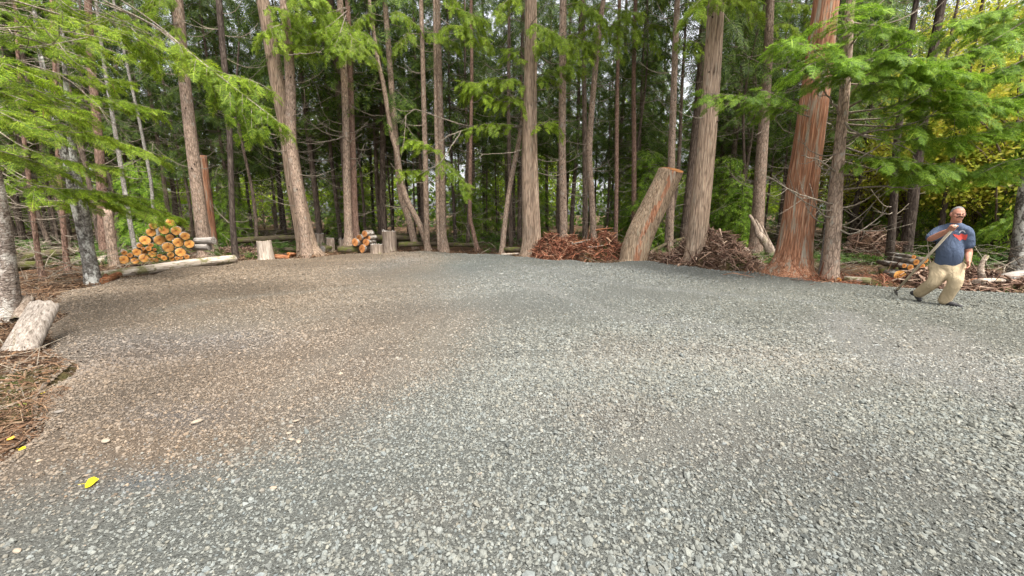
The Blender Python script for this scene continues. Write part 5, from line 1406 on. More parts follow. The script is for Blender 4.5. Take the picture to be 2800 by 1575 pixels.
# --- root heap and splintered stump between the ridged conifer and the cedar
hc = ground(2020, 742)[:2] + np.array([-0.1, 1.5])
heap('root_heap', 'dark tangled heap of roots and earth between the ridged conifer and the red cedar', 'debris heap', hc, (1.6, 1.1), 0.80, 'chips_brown', 4200, 205, (0.08, 0.75), 0.026, 0.5)
g = np.random.default_rng(44)
sp = thing('splintered_stump', 'broken pale stump with long torn splinters on top of the root heap', 'stump', at(2105, 690, 14.0))
spb = np.array(sp.location)
mb = MB()
for k, (xa, ya, xb, yb, wa, wb) in enumerate([(2115, 705, 2075, 640, 34, 22), (2075, 645, 2050, 588, 20, 9), (2095, 665, 2066, 600, 16, 6), (2108, 680, 2075, 612, 18, 6), (2118, 690, 2085, 618, 14, 5), (2090, 660, 2058, 600, 14, 5)]):
    a, b = at(xa, ya, 14.0 + 0.05 * k), at(xb, yb, 14.0 + 0.03 * k)
    Pq = resample(np.array([a, (a + b) / 2 + g.normal(0, .03, 3), b]), 8)
    V, F = tube_geo(Pq, np.linspace(px_r(xa, ya, 14, wa), px_r(xb, yb, 14, wb), 8), 9, rb=np.linspace(px_r(xa, ya, 14, wa), px_r(xb, yb, 14, wb), 8) * 0.6, wob=lambda th, P: 1 + 0.12 * np.random.default_rng(1).normal(size=(len(P), len(th))))
    mb.add(V, F, 0, True)
mb.build('torn_wood', M['stump_wood'], sp, spb)
Pq = resample(np.array([at(1955, 687, 13.2), at(2005, 687, 12.9), at(2040, 695, 12.7), at(2076, 713, 12.6)]), 14)
mb = MB(); V, F = tube_geo(Pq, np.linspace(0.022, 0.03, 14), 7); mb.add(V, F, 0, True)
o = mb.build('bare_branch', M['pale_stump'], None, tuple(Pq[0])); tag(o, 'pale curved bare branch lying across the dark root heap', 'branch')
log_thing('root_chunk', 'light brown splintered root chunk in the front of the root heap', 'wood chunk', at(2010, 722, 12.9), at(2040, 680, 13.0), 0.17, 0.10, 'stump_wood', ('pale_stump', 'pale_stump'), None, 121, 0.3, 12)
heap('bark_heap', 'reddish needles and bark scraps piled at the red cedar\'s foot', 'debris heap', ground(2150, 757)[:2] + np.array([0.0, 0.1]), (1.5, 0.55), 0.14, 'chips_red', 1500, 206, (0.04, 0.3), 0.012)

# --- right woodpile behind the man, and the broken roots right of him
RY = ground(2500, 783)[1] + 0.35
RP = [(2472, 727, 8.5, 'small pale sawn log, leftmost face of the right woodpile'), (2489, 731, 11, 'round sawn log, second face of the right woodpile'), (2505, 717, 11, 'bright sawn log in the upper left of the right woodpile'), (2521, 728, 10, 'sawn log in the middle of the right woodpile'), (2534, 737, 10, 'sawn log beside the man\'s thigh on the right woodpile'), (2508, 742, 10, 'sawn log low in the middle of the right woodpile'),
      (2530, 711, 12, 'sawn log at the top of the right woodpile beside the shirt'), (2461, 752, 22, 'broad orange split face at the lower left of the right woodpile'), (2508, 757, 20, 'broad orange split face at the bottom of the right woodpile'), (2498, 703, 8, 'grey topmost round of the right woodpile')]
for i, (px, py, rp, lab) in enumerate(RP):
    p0 = at(px, py, RY + 0.02 * i - (0.1 if rp > 15 else 0))
    d = np.array([0.12, 0.98, 0.02 * math.sin(i)]) * (0.75 if rp < 15 else 0.4)
    log_thing('firewood_log', lab, 'log', p0, p0 + d, 1.08 * px_r(px, py, RY, rp * 2), None, 'log_bark', ('end', 'end'), 'sawn logs of the right woodpile', 131 + i, 0.06, squash=0.8 if rp > 15 else 1)
log_thing('mossy_log', 'mossy log lying left of the right woodpile', 'log', at(2405, 748, RY + 0.5), at(2455, 742, RY + 0.3), 0.15, 0.16, 'moss_log', ('moss_log', 'moss_log'), None, 145, 0.12)
log_thing('fallen_log', 'pale barkless log at the gravel\'s edge right of the dark cracked-bark conifer', 'log', ground(2308, 772) + UP * .08, ground(2378, 779) + UP * .09, 0.075, 0.085, 'white_wood', ('white_wood', 'white_wood'), None, 146, 0.1)
log_thing('wood_round', 'small orange sawn round at the foot of the dark cracked-bark conifer', 'log', ground(2292, 772) + UP * .06, ground(2292, 772) + np.array([.1, .3, .06]), 0.06, None, 'log_bark', ('end', 'end'), None, 147)
heap('bark_heap', 'strip of reddish scraps and twigs between the dark conifer and the right woodpile', 'debris heap', ground(2390, 780)[:2] + np.array([0.1, 0.5]), (1.5, 0.5), 0.16, 'chips_red', 1300, 207, (0.05, 0.4), 0.014)
heap('root_heap', 'broken roots and pale splinters heaped right of the man', 'debris heap', ground(2720, 795)[:2] + np.array([0.2, 0.75]), (1.6, 0.75), 0.42, 'chips_brown', 1900, 208, (0.08, 0.6), 0.028, 0.4)
for k, (xa, ya, xb, yb, r, lab, mt) in enumerate([(2672, 770, 2740, 768, 0.09, 'pale flat broken slab lying right of the man', 'pale_stump'), (2752, 785, 2840, 782, 0.08, 'long pale split log at the far right of the broken roots', 'pale_stump'), (2740, 762, 2830, 745, 0.13, 'dark weathered log rising at the right edge', 'grey_wood'),
                                                  (2683, 758, 2700, 700, 0.07, 'upright torn splinter of stump behind the man\'s left hand', 'stump_wood'), (2655, 775, 2678, 765, 0.06, 'short orange chunk at the man\'s right among the broken roots', 'rot_wood')]):
    Yk = ground(2720, 795)[1] + 0.25 + 0.1 * k
    log_thing('broken_wood', lab, 'wood chunk', at(xa, ya, Yk), at(xb, yb, Yk + 0.1), r, r * 0.6, mt, ('pale_stump', 'pale_stump'), 'broken wood right of the man', 151 + k, 0.25, 12, 0.05, squash=0.7)
heap('root_heap', 'big dark upturned root plate standing in the shade behind the right woodpile', 'debris heap', at(2395, 650, 14.5)[:2], (1.1, 0.6), 1.25, 'chips_brown', 1500, 209, (0.1, 0.7), 0.025, 0.45)

# --- the tilted grey stump at the left edge
def slab(name, label, quad_px, Yb, Yt, thick, mat, seed, cat='stump'):
    """quad_px: base-left, base-right, top-right, top-left"""
    a, b = at(*quad_px[0], Yb), at(*quad_px[1], Yb)
    c, d = at(*quad_px[2], Yt), at(*quad_px[3], Yt)
    root_ = thing(name, label, cat, (a + b) / 2)
    o = (a + b) / 2
    base_c, top_c = (a + b) / 2, (c + d) / 2
    P = np.linspace(base_c - (top_c - base_c) * 0.15, top_c, 14)
    ra = np.linspace(np.linalg.norm(a - b) / 2, np.linalg.norm(c - d) / 2, 14)
    nz = Noise(seed, 2.5, 3); n2 = Noise(seed + 1, 8, 3)
    def wob(th, P):
        q = np.stack([np.cos(th)[None] * 1.3 + 0 * P[:, :1], np.sin(th)[None] + 0 * P[:, :1], P[:, 2:3] * .6 + 0 * th[None]], -1)
        return 1 + 0.03 * nz(q) + 0.015 * n2(q) + 0.012 * n2(q * np.array([3, 3, .3]))
    V, F = tube_geo(P, ra, 28, False, ref=[1, 0, 0], rb=ra * thick, wob=wob)
    V[-28:, 2] += 0.018 * np.random.default_rng(seed).normal(size=28)
    mb = MB(); mb.add(V, F, 0, True); mb.build('bark_side', M[mat], root_, o)
    ring = V[-28:]; cc = ring.mean(0) - UP * 0.03
    j = np.arange(28); k = (j + 1) % 28
    mb = MB(); mb.add(np.vstack([ring, cc + (ring - cc) * .6, [cc]]), [np.stack([j, k, 28 + k, 28 + j], -1), np.stack([28 + j, 28 + k, np.full(28, 56)], -1)], 0, False)
    mb.build('top_face', M['stump_wood'], root_, o)
slab('tilted_stump', 'tilted pale grey broken stump at the gravel\'s left edge, in front of the peeling trunk', [(12, 955), (100, 950), (163, 832), (85, 824)], 4.6, 4.95, 0.5, 'slab_wood', 5)
slab('rotten_stump', 'low brown stump half hidden behind the tilted pale grey stump', [(35, 868), (68, 866), (92, 815), (62, 812)], 5.95, 6.2, 0.7, 'stump_wood', 9)

# --- small things on the gravel and beside it
M['leaf_dry'] = plain_mat('orange_dry_leaf', (0.60, 0.30, 0.04), 0.6, 0.2, 0.2, 40)
def fallen_leaf(px, py, size, rz, label, mat, tilt=0.25):
    p = ground(px, py, 0.02)
    sd = sd_rag(p[:1], p[1:2])
    p[2] = max(float(pad_z(p[:1], p[1:2], sd)[0]), float(floor_z(p[:1], p[1:2], sd)[0])) + 0.022
    o = thing('fallen_leaf', label, 'leaf', p, 'fallen leaves')
    t = np.linspace(0, 1, 9)
    w = np.sin(np.pi * t ** 0.55) * 0.50 * (1 + 0.10 * np.cos(11 * t))
    L = []
    for s in (-1, 0, 1):
        L.append(np.stack([t - 0.5, s * w, 0.10 * (s != 0) * w + 0.10 * (t - .5) ** 2], -1))
    V = np.concatenate(L) * size
    c, s_ = math.cos(rz), math.sin(rz)
    V = V @ np.array([[c, s_, 0], [-s_, c, 0], [0, 0, 1]])
    V[:, 2] += tilt * V[:, 1]
    i = np.arange(8)
    mb = MB()
    mb.add(V, [np.stack([i, i + 1, i + 10, i + 9], -1), np.stack([i + 9, i + 10, i + 19, i + 18], -1)], 0, True)
    mb.build('blade', M[mat], o)
    mb = MB()
    e = np.array([-0.5 * c, -0.5 * s_, 0.02]) * size
    V, F = tube_geo(np.array([e, e * 1.5, e * 1.9]), [size * .02] * 3, 4); mb.add(V, F)
    mb.build('stalk', M[mat], o)
fallen_leaf(249, 1303, 0.066, 0.5, 'bright yellow leaf lying alone on the tan gravel', 'leaf_yellow', 0.5)
fallen_leaf(111, 1046, 0.035, 1.0, 'small yellow leaf beside the twiggy litter at the left edge', 'leaf_yellow')
fallen_leaf(22, 1163, 0.045, 2.0, 'orange leaf in the twiggy litter at the left edge', 'leaf_dry')
fallen_leaf(58, 1208, 0.04, 0.2, 'yellow leaf on brown gravel below the twiggy litter', 'leaf_yellow')
fallen_leaf(58, 1086, 0.07, 1.2, 'green leaf in the twiggy litter at the left edge', 'leaf_lime')
for k, (px, py, w, lab) in enumerate([(535, 1144, 34, 'long pale stone on the brown gravel, biggest of the loose stones'), (828, 1129, 20, 'dark rounded stone, uppermost of the stone cluster on brown gravel'), (808, 1143, 24, 'tan stone just below the dark rounded one'), (788, 1173, 24, 'flat tan stone in the middle of the stone cluster'), (795, 1190, 26, 'oval tan stone near the bottom of the stone cluster'),
                                      (816, 1197, 26, 'pale oval stone, lowest of the stone cluster'), (290, 1198, 36, 'flat brown stone bedded in the gravel above the tan patch'), (160, 1107, 28, 'grey-brown stone near the twiggy litter'), (1310, 1290, 20, 'rounded grey stone in the middle of the grey gravel'), (745, 1325, 26, 'brown rounded stone where brown and grey gravel meet'), (42, 1490, 30, 'flat near-white stone at the lower left of the grey gravel')]):
    p = ground(px, py)
    s = w * 0.5 / FPX * (p - C_) @ F_
    g = np.random.default_rng(400 + k)
    sh, Fr = rock_shapes(1, 'ico', g)
    bm_V = sh[0] * np.array([1, 0.62, 0.42]) * s
    a = g.uniform(-.5, .7)
    bm_V = bm_V @ np.array([[math.cos(a), math.sin(a), 0], [-math.sin(a), math.cos(a), 0], [0, 0, 1]])
    mb = MB(); mb.add(bm_V, Fr, 0, True)
    o = mb.build('loose_stone', M['stone'] if k not in (1, 7, 8) else M['grey_stone'] if 'grey_stone' in M else M['stone'], None, (0, 0, 0))
    o.location = (p[0], p[1], float(pad_z(p[:1], p[1:2], sd_rag(p[:1], p[1:2]))[0]) + 0.30 * s)
    m_ = o.modifiers.new('round', 'SUBSURF'); m_.levels = 1; m_.render_levels = 2
    tag(o, lab, 'stone', 'larger stones on the gravel')
g = np.random.default_rng(55)
c = ground(35, 1110)
root = thing('twig_litter', 'patch of brown needles and pale twigs at the left edge of the gravel', 'debris heap', (c[0] - 0.1, c[1], -0.02))
mb = MB()
scraps(mb, (c[0] - 0.15, c[1]), (0.36, 0.45), 700, (0.03, 0.18), 0.005, g, lambda x, y: floor_h(x, y) + 0.03 * g.uniform(0, 1, len(x)), 0.4)
o = mb.build('needle_litter', M['litter'], root, tuple(root.location)); o['kind'] = 'stuff'
mb = MB()
scraps(mb, (c[0] - 0.15, c[1]), (0.33, 0.4), 22, (0.12, 0.4), 0.005, g, lambda x, y: floor_h(x, y) + 0.05, 0.3)
o = mb.build('twig', M['twig'], root, tuple(root.location)); o['kind'] = 'stuff'
# ------------------------------------------------------------------ the man with the rake
def fuse(mb, voxel, smooth=2):
    """one continuous surface grown round overlapping closed shapes"""
    me = mb.mesh('tmp', [])
    o = bpy.data.objects.new('tmp', me)
    COL.objects.link(o)
    r_ = o.modifiers.new('r', 'REMESH'); r_.mode = 'VOXEL'; r_.voxel_size = voxel
    if smooth:
        s_ = o.modifiers.new('s', 'SMOOTH'); s_.factor = 0.5; s_.iterations = smooth
    dg = bpy.context.evaluated_depsgraph_get()
    out = bpy.data.meshes.new_from_object(o.evaluated_get(dg))
    bpy.data.objects.remove(o)
    bpy.data.meshes.remove(me)
    V = np.zeros(len(out.vertices) * 3, np.float32)
    out.vertices.foreach_get('co', V)
    V = V.reshape(-1, 3).astype(float)
    n = len(out.polygons)
    q = [list(p.vertices) for p in out.polygons]
    bpy.data.meshes.remove(out)
    q4 = np.array([x for x in q if len(x) == 4]); q3 = np.array([x for x in q if len(x) == 3])
    return V, [a for a in (q4, q3) if len(a)]
def ball(mb, c, rad, axes=None, seg=18):
    u, v = np.linspace(0, math.pi, seg), np.arange(seg * 2) / (seg * 2) * 2 * math.pi
    P = np.array([[0, 0, math.cos(a)] for a in u]) * rad[2]
    V, F = tube_geo(np.stack([0 * u, 0 * u, -np.cos(u)], 1) * rad[2], np.maximum(np.sin(u), 1e-3) * rad[0], seg * 2, True, ref=[1, 0, 0], rb=np.maximum(np.sin(u), 1e-3) * rad[1])
    A = np.eye(3) if axes is None else np.array(axes)
    mb.add(V @ A + np.asarray(c), F, 0, True)
def limb(mb, P, r, rb=None, ref=None, sides=16, n=None):
    P = np.asarray(P, float)
    A = np.concatenate([P, np.asarray(r, float)[:, None], np.asarray(r if rb is None else rb, float)[:, None]], 1)
    A = resample(A, n or max(10, 6 * len(P)))
    V, F = tube_geo(A[:, :3], A[:, 3], sides, True, ref=ref, rb=A[:, 4])
    mb.add(V, F, 0, True)
    for i in (0, -1):
        ball(mb, A[i, :3], (A[i, 3],) * 3, seg=9)
MP0 = ground(2594, 836, 0.0)
mc = unit(np.array([-MP0[0], -MP0[1], 0]))               # towards the camera
mr = np.array([-mc[1], mc[0], 0]);                       # towards the picture's right
if mr @ np.array([1.0, 0, 0]) < 0: mr = -mr
def mp(px, py, w=0.0):
    d = ray(px, py)
    q = MP0 + mc * w
    return C_ + d * (((q - C_) @ mc) / (d @ mc))
mf = unit(math.cos(0.42) * mc + math.sin(0.42) * mr)     # he faces the camera, turned a little to the picture's right
ml = unit(math.cos(0.42) * mr - math.sin(0.42) * mc)     # his left hand side
AX = [ml, mf, UP]
man = thing('person', 'man in dark blue T-shirt and khaki trousers walking across gravel, dragging a rake', 'person', (MP0[0], MP0[1], 0.0))
mo = np.array(man.location)

def skin_mat(name, col):
    m, n, l, b = new_mat(name, 0.55, 0.35)
    a = noise(n, l, coords(n, l), 14, 4)
    l.new(mixc(n, l, 1.0, col, ramp(n, l, a, [(0.3, (0.85, 0.78, 0.76)), (0.7, (1.1, 1.08, 1.08))]), 'MULTIPLY'), b.inputs['Base Color'])
    b.inputs['Subsurface Weight'].default_value = 0.08
    b.inputs['Subsurface Radius'].default_value = (0.02, 0.008, 0.005)
    return m
def cloth_mat(name, col, dark, scale):
    m, n, l, b = new_mat(name, 0.9, 0.1)
    v = coords(n, l, (1, 1, 0.45), (0.3, 0.2, 0))
    a = noise(n, l, v, scale, 3, 0.55, 1.2)
    f = noise(n, l, coords(n, l), 260, 2)
    l.new(mixc(n, l, ramp(n, l, f, [(0.3, (0,) * 3), (0.7, (1,) * 3)]), dark, col), b.inputs['Base Color'])
    bump(n, l, b, a, 0.7, 0.05)
    return m
M['skin'] = skin_mat('weathered_skin', (0.44, 0.215, 0.145))
M['shirt'] = cloth_mat('navy_cotton', (0.085, 0.11, 0.165), (0.065, 0.085, 0.13), 9)
M['khaki'] = cloth_mat('khaki_cotton', (0.48, 0.385, 0.25), (0.42, 0.33, 0.21), 11)
M['shoe'] = plain_mat('black_shoe', (0.035, 0.033, 0.034), 0.6, 0.3)
M['hair'] = plain_mat('grey_hair', (0.17, 0.16, 0.155), 0.8, 0.2, 0.4, 90)
M['moustache'] = plain_mat('dark_moustache', (0.055, 0.035, 0.028), 0.8, 0.2, 0.4, 90)
M['glasses'] = plain_mat('dark_frame', (0.03, 0.025, 0.025), 0.3, 0.5)
M['eye'] = plain_mat('dark_eye', (0.03, 0.02, 0.018), 0.2, 0.6)
M['print_red'] = plain_mat('red_print', (0.55, 0.085, 0.07), 0.8, 0.1, 0.2, 60)
M['print_white'] = plain_mat('pale_print', (0.55, 0.57, 0.62), 0.8, 0.1, 0.2, 60)

hc_ = mp(2619, 585, 0.05)                                # head centre
nk = mp(2612, 616, -0.02)
rs, re_, rh = mp(2568, 634, 0.0), mp(2544, 653, 0.12), mp(2607, 624, 0.42)
lsd, le, lh = mp(2640, 634, -0.03), mp(2648, 686, -0.06), mp(2648, 716, 0.08)
# rake shaft, needed for the grip
tool_end = ground(2450, 796, 0.085)
sh_d = unit(rh - tool_end)
g0 = rh.copy()

body = MB()
hz = [hc_ + 0 * UP]
ball(body, hc_ + UP * 0.012 - mf * 0.012, (0.083, 0.100, 0.112), AX, 20)      # skull
ball(body, hc_ - UP * 0.055 + mf * 0.012, (0.071, 0.080, 0.082), AX, 16)      # jaw and cheeks
ball(body, hc_ - UP * 0.108 + mf * 0.045, (0.036, 0.034, 0.030), AX, 10)      # chin
ball(body, hc_ + UP * 0.012 + mf * 0.072, (0.052, 0.020, 0.014), AX, 10)      # brow
ball(body, hc_ - UP * 0.012 + mf * 0.096, (0.012, 0.016, 0.026), AX, 10)      # nose bridge
ball(body, hc_ - UP * 0.030 + mf * 0.102, (0.018, 0.018, 0.014), AX, 10)      # nose tip
ball(body, hc_ - UP * 0.066 + mf * 0.080, (0.026, 0.014, 0.012), AX, 10)      # lips
for s in (-1, 1):
    ball(body, hc_ - UP * 0.008 + ml * s * 0.086 - mf * 0.005, (0.012, 0.022, 0.034), AX, 10)
    ball(body, hc_ - UP * 0.030 + ml * s * 0.042 + mf * 0.055, (0.030, 0.030, 0.026), AX, 10)
limb(body, [nk - UP * 0.10, nk, hc_ - UP * 0.06 - mf * 0.01], [0.085, 0.070, 0.066])
# torso and legs under the clothes
hipc = mp(2588, 733, -0.02)
limb(body, [hipc, mp(2594, 690, 0.0), mp(2602, 650, 0.0), nk - UP * 0.08], [0.10, 0.11, 0.11, 0.07])
rk, ra_ = mp(2553, 772, 0.06), mp(2510, 804, -0.12)
lk, la = mp(2610, 776, 0.10), mp(2581, 824, 0.0)
limb(body, [hipc - ml * 0.07, rk, ra_], [0.065, 0.055, 0.045])
limb(body, [hipc + ml * 0.07, lk, la], [0.065, 0.055, 0.045])
limb(body, [rs, re_, re_ + (rh - re_) * 0.5, rh - unit(rh - re_) * 0.075], [0.058, 0.050, 0.046, 0.031])
limb(body, [lsd, le, le + (lh - le) * 0.45, lh], [0.056, 0.048, 0.044, 0.031])
# right hand closed round the shaft
fa = unit(rh - re_)
sideA = unit(np.cross(sh_d, mc))
pa = unit(-mf * 0.2 - fa * 0.9 - sh_d * ((-mf * 0.2 - fa * 0.9) @ sh_d))     # from the shaft towards the palm
pb_ = np.cross(sh_d, pa)
ball(body, g0 + pa * 0.036, (0.018, 0.040, 0.046), [pa, pb_, sh_d], 12)
limb(body, [rh - fa * 0.09, g0 + pa * 0.045], [0.032, 0.030])
for k in range(4):
    off = sh_d * (0.033 - 0.022 * k)
    rr = 0.017 + 0.0095
    an = np.linspace(0.3, 4.4 - 0.15 * (k == 3), 8)
    pts = [g0 + off + (pa * math.cos(q) + pb_ * math.sin(q)) * (rr + (0.008 if q < .6 else 0)) for q in an]
    limb(body, pts, np.linspace(0.0105, 0.0080, 8), sides=8, n=12)
an = np.linspace(0.2, -2.6, 6)
limb(body, [g0 + sh_d * (0.030 + 0.006 * i) + (pa * math.cos(q) + pb_ * math.sin(q)) * 0.028 for i, q in enumerate(an)], np.linspace(0.0135, 0.0095, 6), sides=8, n=10)
# left hand hanging, fingers slightly curled
hd = unit(lh - le)
hn = unit(ml - hd * (ml @ hd))
hw = np.cross(hd, hn)
ball(body, lh + hd * 0.045, (0.018, 0.042, 0.052), [hn, hw, hd], 12)
for k in range(4):
    o0 = lh + hd * 0.085 + hw * (0.030 - 0.020 * k)
    Lf = (0.070, 0.080, 0.074, 0.058)[k]
    limb(body, [o0, o0 + hd * Lf * 0.45 - hn * 0.006, o0 + hd * Lf * 0.8 - hn * 0.024, o0 + hd * Lf * 0.95 - hn * 0.042], [0.0105, 0.0098, 0.009, 0.0075], sides=8, n=10)
limb(body, [lh + hd * 0.015 + hw * 0.03, lh + hd * 0.045 + hw * 0.055 - hn * .01, lh + hd * 0.085 + hw * 0.058 - hn * .022], [0.014, 0.012, 0.009], sides=8, n=8)
V, F = fuse(body, 0.0065, 2)
mb = MB(); mb.add(V, F, 0, True)
mb.build('body', M['skin'], man, mo)

# T-shirt
sh = MB()
rows = [(729, 2547, 2634), (715, 2545, 2638), (700, 2547, 2640), (684, 2549, 2641), (668, 2553, 2641), (652, 2557, 2640), (640, 2561, 2641), (630, 2566, 2640), (621, 2578, 2636), (614, 2593, 2630)]
Pc, Ra, Rb = [], [], []
for y, x0, x1 in rows:
    a, b = mp(x0, y), mp(x1, y)
    Pc.append((a + b) / 2); Ra.append(np.linalg.norm(a - b) / 2 * 0.93 - 0.012)
    belly = math.exp(-((y - 695) / 28) ** 2)
    Rb.append(Ra[-1] * (0.62 + 0.16 * belly))
    Pc[-1] = Pc[-1] + mf * 0.03 * belly
A = resample(np.concatenate([np.array(Pc), np.array(Ra)[:, None], np.array(Rb)[:, None]], 1), 34)
nS = Noise(611, 14, 3)
def wobS(th, P):
    z = P[:, 2:3] - P[0, 2]
    q = np.stack([np.cos(th)[None] * .35 + 0 * z, np.sin(th)[None] * .35 + 0 * z, 0.12 * z + 0 * th[None]], -1)
    return 1 + 0.028 * nS(q) * (1.15 - np.clip(z / 0.8, 0, 1))
V, F = tube_geo(A[:, :3], A[:, 3], 40, True, ref=mr, rb=A[:, 4], wob=wobS)
sh.add(V, F, 0, True)
limb(sh, [rs + mr * 0.09, rs, rs + (re_ - rs) * 0.80], [0.10, 0.098, 0.082])
limb(sh, [lsd - mr * 0.09, lsd, lsd + (le - lsd) * 0.68], [0.10, 0.094, 0.082])
limb(sh, [mp(2573, 629), mp(2611, 621), mp(2636, 629)], [0.078, 0.08, 0.075])
V, F = fuse(sh, 0.011, 3)
fold = Noise(613, 16, 3, 20)
V = V + 0.010 * fold(V * np.array([1, 1, 0.5]))[:, None] * unit(V - A[np.clip(np.searchsorted(A[:, 2], V[:, 2]), 0, 33), :3])
mb = MB(); mb.add(V, F, 0, True)
shirt = mb.build('t_shirt', M['shirt'], man, mo)
tris = np.concatenate([np.concatenate([F[0][:, [0, 1, 2]], F[0][:, [0, 2, 3]]])] + [f for f in F[1:]])
bv = BVHTree.FromPolygons([Vector(v) for v in V], [list(map(int, t)) for t in tris])
def decal(name, poly, mat, step=1.1, lift=0.004):
    xs = np.arange(min(p[0] for p in poly), max(p[0] for p in poly) + step, step)
    ys = np.arange(min(p[1] for p in poly), max(p[1] for p in poly) + step, step)
    idx, VV, FF = {}, [], []
    def inside(x, y):
        c = False
        for i in range(len(poly)):
            (x0, y0), (x1, y1) = poly[i], poly[i - 1]
            if (y0 > y) != (y1 > y) and x < (x1 - x0) * (y - y0) / (y1 - y0) + x0: c = not c
        return c
    def vert(i, j):
        if (i, j) not in idx:
            o_ = mp(xs[i], ys[j], 0.9)
            h, nrm, _, _ = bv.ray_cast(Vector(o_), Vector(-mc), 1.5)
            if h is None: return None
            idx[(i, j)] = len(VV); VV.append(np.array(h) + mc * lift)
        return idx[(i, j)]
    for i in range(len(xs) - 1):
        for j in range(len(ys) - 1):
            if inside((xs[i] + xs[i + 1]) / 2, (ys[j] + ys[j + 1]) / 2):
                q = [vert(i, j), vert(i, j + 1), vert(i + 1, j + 1), vert(i + 1, j)]
                if None not in q: FF.append(q)
    if FF:
        mb = MB(); mb.add(np.array(VV), np.array(FF), 0, True)
        mb.build(name, mat, shirt, mo)
        o_ = shirt.children[-1]; o_.location = (0, 0, 0)
        return o_
p1 = decal('shirt_print', [(2602, 644), (2612, 646), (2621, 649), (2625, 643), (2632, 644), (2637, 648), (2645, 645), (2644, 655), (2640, 663), (2630, 660), (2622, 664), (2615, 657), (2607, 651)], M['print_red'])
p2 = decal('shirt_emblem', [(2620, 641), (2623, 635), (2630, 632.5), (2637, 635), (2640, 641), (2637, 641), (2634, 637), (2629, 635.5), (2625, 638), (2623, 642)], M['print_white'], 0.9, 0.005)

# trousers
tr = MB()
limb(tr, [mp(2568, 731, -.02), mp(2588, 729, -.02), mp(2610, 731, -.02)], [0.14, 0.155, 0.14], sides=20)
limb(tr, [mp(2571, 738, 0.0), mp(2563, 757, 0.05), rk, rk + (ra_ - rk) * 0.5, ra_ + (rk - ra_) * 0.10], [0.135, 0.115, 0.100, 0.094, 0.088], sides=20)
limb(tr, [mp(2607, 738, 0.0), mp(2611, 758, 0.06), lk, lk + (la - lk) * 0.5, la + (lk - la) * 0.08], [0.135, 0.112, 0.096, 0.09, 0.088], sides=20)
V, F = fuse(tr, 0.011, 3)
fold = Noise(615, 20, 3, 20)
V = V + 0.013 * fold(V * np.array([1, 1, 1.2]))[:, None] * unit(np.stack([V[:, 0] - hipc[0], V[:, 1] - hipc[1], 0 * V[:, 2]], 1) * 0.3 + mc)
mb = MB(); mb.add(V, F, 0, True)
mb.build('trousers', M['khaki'], man, mo)
# shoes: the left one flat and pointing right, the right one on its toe with the heel up
def shoe(heel, toe, up):
    s_ = MB()
    d = unit(toe - heel)
    limb(s_, [heel, heel + (toe - heel) * 0.5 - up * 0.006, toe - up * 0.018], [0.047, 0.045, 0.034], [0.052, 0.045, 0.026], ref=np.cross(d, up), n=14)
    limb(s_, [heel + up * 0.02, heel + up * 0.07], [0.046, 0.048])
    V, F = fuse(s_, 0.007, 2)
    mb = MB(); mb.add(V, F, 0, True)
    sh_ = mb.build('shoe', M['shoe'], man, mo)
    return sh_
lt = unit(mr * 0.8 + mc * 0.45)
ph_ = np.array([la[0], la[1], 0.055])
shoe(ph_ - lt * 0.02, ph_ + lt * 0.22 - UP * 0.005, UP)
rt_toe = np.array([ra_[0], ra_[1], 0.035]) - mr * 0.01 + mc * 0.03
shoe(ra_ - UP * 0.02, rt_toe + mr * 0.03, unit(-mr * 0.8 + UP * 0.4))
# hair, moustache, eyes, glasses
u, v = np.meshgrid(np.linspace(0, math.pi, 30), np.linspace(0, 2 * math.pi, 60, endpoint=False), indexing='ij')
S = np.stack([np.sin(u) * np.cos(v), np.sin(u) * np.sin(v), np.cos(u)], -1)         # x his left, y forward, z up
nh = Noise(617, 16, 3)
rad = np.array([0.0855, 0.103, 0.115]) * (1 + 0.012 * nh(S))[..., None]
Vh = (S * rad).reshape(-1, 3) @ np.array(AX) + hc_ + UP * 0.012 - mf * 0.012
i = np.arange(29)[:, None] * 60; j = np.arange(60)[None]
Q = np.stack([i + j, i + (j + 1) % 60, i + 60 + (j + 1) % 60, i + 60 + j], -1).reshape(-1, 4)
Sm_ = S.reshape(-1, 3)[Q].mean(1)
keep = (Sm_[:, 2] > 0.62 * Sm_[:, 1] + 0.10 + 0.25 * (Sm_[:, 1] > 0.25)) | ((Sm_[:, 1] < -0.05) & (Sm_[:, 2] > -0.45))
mb = MB(); mb.add(Vh, Q[keep], 0, True); mb.build('hair', M['hair'], man, mo)
mb = MB()
mc0 = hc_ - UP * 0.049 + mf * 0.094
limb(mb, [mc0 - ml * 0.040 - UP * 0.014 - mf * 0.020, mc0 - ml * 0.018 + UP * 0.001, mc0 + UP * 0.003, mc0 + ml * 0.018 + UP * 0.001, mc0 + ml * 0.040 - UP * 0.014 - mf * 0.020], [0.006, 0.011, 0.011, 0.011, 0.006], sides=10)
mb.build('moustache', M['moustache'], man, mo)
for s in (-1, 1):
    ec = hc_ - UP * 0.004 + ml * s * 0.032 + mf * 0.083
    mb = MB(); ball(mb, ec, (0.011, 0.010, 0.007), AX, 8); mb.build('eye', M['eye'], man, mo)
gl = MB()
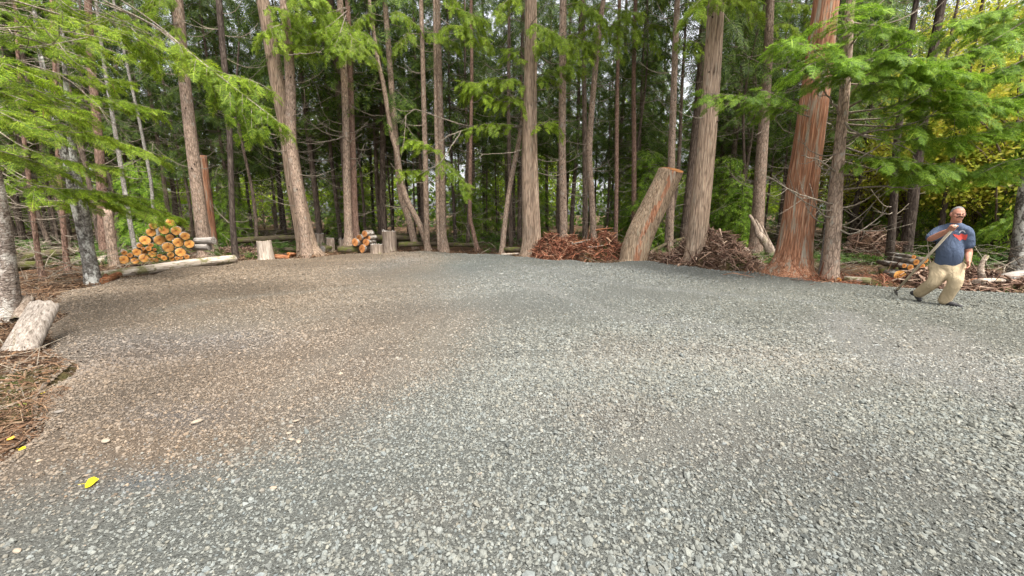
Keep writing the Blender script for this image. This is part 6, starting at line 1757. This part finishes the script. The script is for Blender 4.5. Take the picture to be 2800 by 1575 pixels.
for s in (-1, 1):
    t = np.linspace(0, 2 * math.pi, 25)
    gcn = hc_ - UP * 0.008 + ml * s * 0.034 + mf * 0.104
    Pg = np.array([gcn + ml * 0.026 * math.cos(q) + UP * 0.017 * math.sin(q) for q in t])
    V, F = tube_geo(Pg, 0.0022, 6); gl.add(V, F, 0, True)
    V, F = tube_geo(np.array([gcn + ml * s * 0.026, hc_ + ml * s * 0.084 + mf * 0.06, hc_ + ml * s * 0.085 - mf * 0.01]), 0.002, 5); gl.add(V, F, 0, True)
V, F = tube_geo(np.array([hc_ - UP * .006 - ml * 0.008 + mf * 0.106, hc_ - UP * .004 + ml * 0.008 + mf * 0.106]), 0.0022, 5); gl.add(V, F, 0, True)
gl.build('glasses', M['glasses'], man, mo)

# the rake he drags
M['handle_wood'] = wood_mat('worn_handle_wood', ((0.46, 0.38, 0.27), (0.60, 0.51, 0.38), (0.68, 0.59, 0.46)), 8, 0.05, 'x', 0.002)
M['rake_steel'] = plain_mat('dark_steel', (0.07, 0.065, 0.06), 0.5, 0.5)
rake = thing('garden_rake', 'long pale wooden-handled rake in the man\'s hand, its head resting on the gravel', 'rake', tool_end)
to = np.array(rake.location)
mb = MB(); V, F = tube_geo(np.array([tool_end + sh_d * 0.06, (tool_end + rh) / 2, rh + sh_d * 0.06]), [0.021, 0.021, 0.020], 12); mb.add(V, F, 0, True)
mb.build('handle', M['handle_wood'], rake, to)
mb = MB(); V, F = tube_geo(np.array([tool_end, tool_end + sh_d * 0.14]), [0.016, 0.022], 10); mb.add(V, F, 0, True)
mb.build('socket', M['rake_steel'], rake, to)
rd = unit(mc * 0.9 + mr * 0.2)
mb = MB(); V, F = tube_geo(np.array([tool_end - rd * 0.18, tool_end + rd * 0.18]), [0.012, 0.012], 8); mb.add(V, F, 0, True)
for k in range(9):
    q = tool_end + rd * (-0.17 + 0.0425 * k)
    V, F = tube_geo(np.array([q, q - UP * 0.085 + mr * 0.01]), [0.005, 0.003], 5); mb.add(V, F, 0, True)
mb.build('rake_head', M['rake_steel'], rake, to)
for o in list(man.children) + list(rake.children) + list(shirt.children):
    pass
